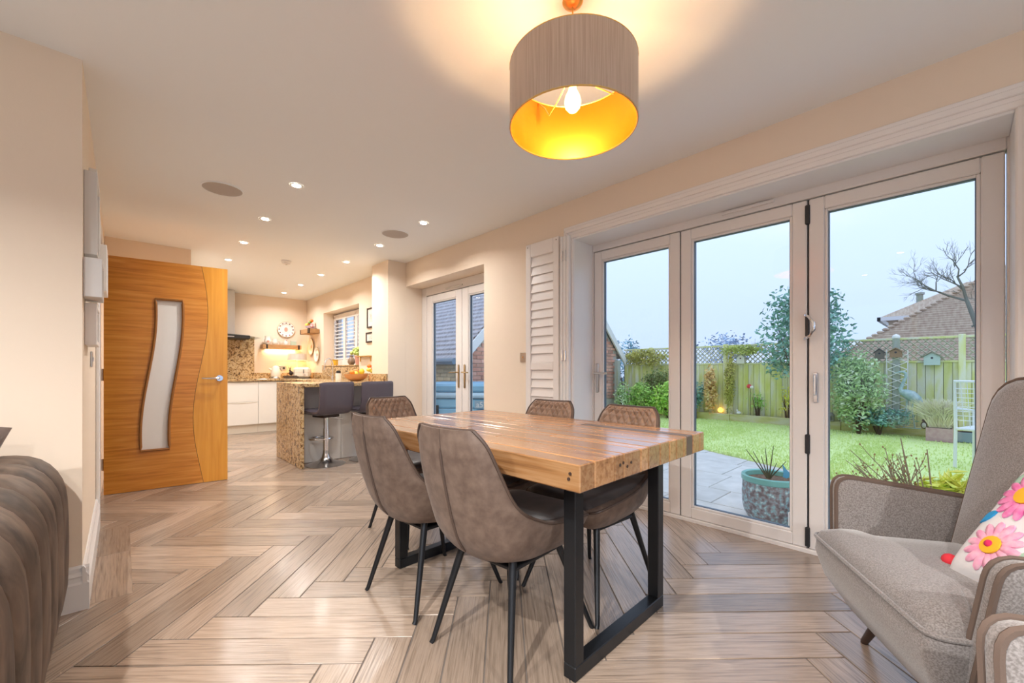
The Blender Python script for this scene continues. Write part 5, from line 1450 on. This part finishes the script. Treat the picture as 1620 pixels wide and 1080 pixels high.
# garage with tiled roof and brick gable
GY = 5.95; GX0, GX1 = 4.47, 9.50; EZ = 1.46; AP = EZ+(GX1-GX0)/2
ga = thing('garage', 'brick garage with tiled roof and white bargeboards beyond the hot tub', 'building', (0,0,0))
MORT = pm('mortar', (.55,.50,.45), .9)
xm = (GX0+GX1)/2
MB().prism([(GX0,G-.05),(GX1-.25,G-.05),(GX1-.25,EZ+.05),(xm,AP-.12),(GX0,EZ-.1)], GY+.02, GY+6, 'y').build('wall_core', MORT, ga)
REDB = pm('red_brick', (.60,.27,.20), .85, rand=.28, col2=(.72,.42,.33), scale=4, randtex=True)
YELB = pm('yellow_brick', (.78,.66,.47), .85, rand=.12, col2=(.84,.75,.58), scale=4, randtex=True)
br = MB().rbox(0,.215,-.012,.05,0,.065,.003)
br_me = br.mesh('brick', REDB)
def lim(x): return EZ-.12+min(x-GX0, GX1-x)
z = .35; r = 0
while z < 3.0:
    x = GX0+.01+(.1125 if r % 2 else 0)
    while x < GX1-.45:
        if (x < 5.35 or x > 8.2) and z+.07 < min(lim(x), lim(x+.215)): share('brick', br_me, ga, (x, GY+.015, z))
        x += .225
    z += .075; r += 1
by_me = MB().rbox(-.012,.05,0,.215,0,.065,.003).mesh('brick', YELB)
z = .55; r = 0
while z < 1.32:
    y = GY+.03+(.1125 if r % 2 else 0)
    while y < GY+3.2:
        share('brick', by_me, ga, (GX0-.005, y, z)); y += .225
    z += .075; r += 1
TILE = pm('roof_tile_grey', (.36,.34,.36), .8, col2=(.54,.51,.52), scale=6, stretch=(1,4,1), detail=5, bump=.2, bscale=30)
rf = MB(); nrow = 30
sl = (GX1-GX0)/2+.25
for side in (1, -1):
    for k in range(nrow):
        a0_ = k/nrow*sl; a1_ = (k+1)/nrow*sl
        xa = (GX0-.25+a0_) if side > 0 else (GX1+.0-a0_*((GX1-xm)/sl)); xb = (GX0-.25+a1_) if side > 0 else (GX1-a1_*((GX1-xm)/sl))
        za = EZ-.25+a0_ if side > 0 else EZ-.12+a0_*((AP-EZ+.12)/sl); zb = EZ-.25+a1_ if side > 0 else EZ-.12+a1_*((AP-EZ+.12)/sl)
        rf.add([(xa,GY-.05,za+.055),(xb,GY-.05,zb+.02),(xb,GY+6.2,zb+.02),(xa,GY+6.2,za+.055),(xa,GY-.05,za),(xa,GY+6.2,za)], [(0,1,2,3),(4,0,3,5)])
rf.build('roof', TILE, ga)
bb = MB()
def bar(p0, p1, w_, y0, y1, mb):
    (xa, za), (xb, zb) = p0, p1
    mb.add([(xa,y0,za-w_),(xb,y0,zb-w_),(xb,y0,zb),(xa,y0,za),(xa,y1,za-w_),(xb,y1,zb-w_),(xb,y1,zb),(xa,y1,za)], [(0,1,2,3),(7,6,5,4),(0,4,5,1),(3,2,6,7),(1,5,6,2),(0,3,7,4)])
bar((GX0-.22,EZ-.20),(xm,AP+.02),.20,GY-.09,GY-.05,bb); bb.build('bargeboard', WHITE, ga)
bb = MB(); bar((xm,AP+.02),(GX1+.03,EZ-.10),.20,GY-.09,GY-.05,bb); bb.build('bargeboard', WHITE, ga)
MB().tube([(GX0-.30,GY-.05,EZ-.26),(GX0-.30,GY+6,EZ-.26)], .055, 8).build('gutter', pm('grey_gutter', (.20,.26,.32), .5), ga, True)
MB().rbox(9.02,9.14,5.78,5.88,G+.06,1.30,.006).build('corner_post', FPOST, ga)

# hot tub
ht = thing('hot_tub', 'blue-grey hot tub with cover outside the french doors', 'hot tub', (4.06,5.20,G+.001), math.radians(-50))
HTB = pm('tub_cabinet', (.30,.56,.72), .45)
HTC = pm('tub_cover', (.24,.46,.62), .5)
for k in range(5):
    MB().rbox(-.72,.72,-.72,.72,.02+k*.135,.02+k*.135+.129,.02).build('cabinet_panel', HTB, ht)
MB().rbox(-.76,.76,-.76,.76,.70,.78,.03).build('rim', pm('tub_rim', (.52,.68,.78), .4), ht)
MB().rbox(-.74,.74,-.74,-.005,.782,.90,.03).build('cover_half', HTC, ht); MB().rbox(-.74,.74,.005,.74,.782,.90,.03).build('cover_half', HTC, ht)
MB().rbox(-.40,-.36,-.745,-.72,.06,.60,.004).build('corner_strip', GASKET, ht)
bg = thing('maker_badge', 'pale maker badge on the hot tub rim', 'badge', (0,0,0))
bg.parent = ht; del bg['category']; bg.location = (.26,-.738,.56); bg.name = 'maker_badge'
MB().rbox(-.10,.10,-.006,0,0,.11,.003).build('badge_plate', pm('badge_blue', (.30,.42,.50), .5), bg)
tcu = bpy.data.curves.new('badge_text', 'FONT'); tcu.body = 'a52'; tcu.size = .11; tcu.align_x = 'CENTER'; tcu.extrude = .001
_tmp = bpy.data.objects.new('tmp_text', tcu); COL.objects.link(_tmp); bpy.context.view_layer.update()
_me = bpy.data.meshes.new_from_object(_tmp); bpy.data.objects.remove(_tmp)
to = bpy.data.objects.new('badge_text', _me); COL.objects.link(to); to.parent = bg; to.location = (0,-.0075,.018); to.rotation_euler = (PI/2,0,0); to.data.materials.clear(); to.data.materials.append(CHINA)

# neighbouring house with hipped roof
nb_ = thing('neighbour_house', 'neighbouring house with large brown tiled hip roof beyond fence', 'building', (0,0,0))
RT = pm('roof_tile_brown', (.44,.31,.22), .85, col2=(.56,.44,.32), scale=5, stretch=(1,3,1), detail=6, bump=.15, bscale=20)
hx, hy, hz = 14.5, 2.64, 1.19; pit_ = .765; run = 5.0
rf = MB(); nr = 56
for k in range(nr):
    a = run*k/nr; b = run*(k+1)/nr
    rf.add([(hx+a,hy-a,hz+a*pit_+.06),(hx+b,hy-b,hz+b*pit_+.008),(hx+b,-14,hz+b*pit_+.012),(hx+a,-14,hz+a*pit_+.05),(hx+a,hy-a,hz+a*pit_),(hx+a,-14,hz+a*pit_)], [(0,3,2,1),(4,5,3,0)])
    rf.add([(hx+a,hy-a,hz+a*pit_+.05),(hx+b,hy-b,hz+b*pit_+.012),(hx+10-b,hy-b,hz+b*pit_+.012),(hx+10-a,hy-a,hz+a*pit_+.05)], [(0,1,2,3)])
rf.build('roof', RT, nb_)
hp = MB(); nh = 48
for k in range(nh):
    a = run*k/nh
    hp.ell((hx+a, hy-a, hz+a*pit_+.05), .08,.08,.05, 7, 4)
hp.build('hip_tiles', RT, nb_)
MB().box(hx+.4,hx+9.6,-14,hy-.4,G-.06,hz+.25).build('walls', REDB, nb_)
n2 = thing('neighbour_house', 'low hipped roof with white gutter behind the large brown roof', 'building', (0,0,0))
MB().add([(27,2.6,3.62),(33,2.6,3.62),(31,-.3,5.2),(29,-.3,5.2),(27,-6,3.62),(29,-6,5.2)], [(0,3,2,1),(0,4,5,3)]).build('roof', RT, n2)
MB().box(26.85,33,2.55,2.68,3.44,3.62).box(26.85,27,-6,2.68,3.44,3.62).build('gutter', WHITE, n2)
MB().box(27.3,33,-6,2.3,G-.06,3.45).build('walls', YELB, n2)
MB().lathe([(.13,3.9),(.13,4.7),(.18,4.71),(.18,4.8)], (28.2,1.25,0), 10).build('flue', FPOST, n2)
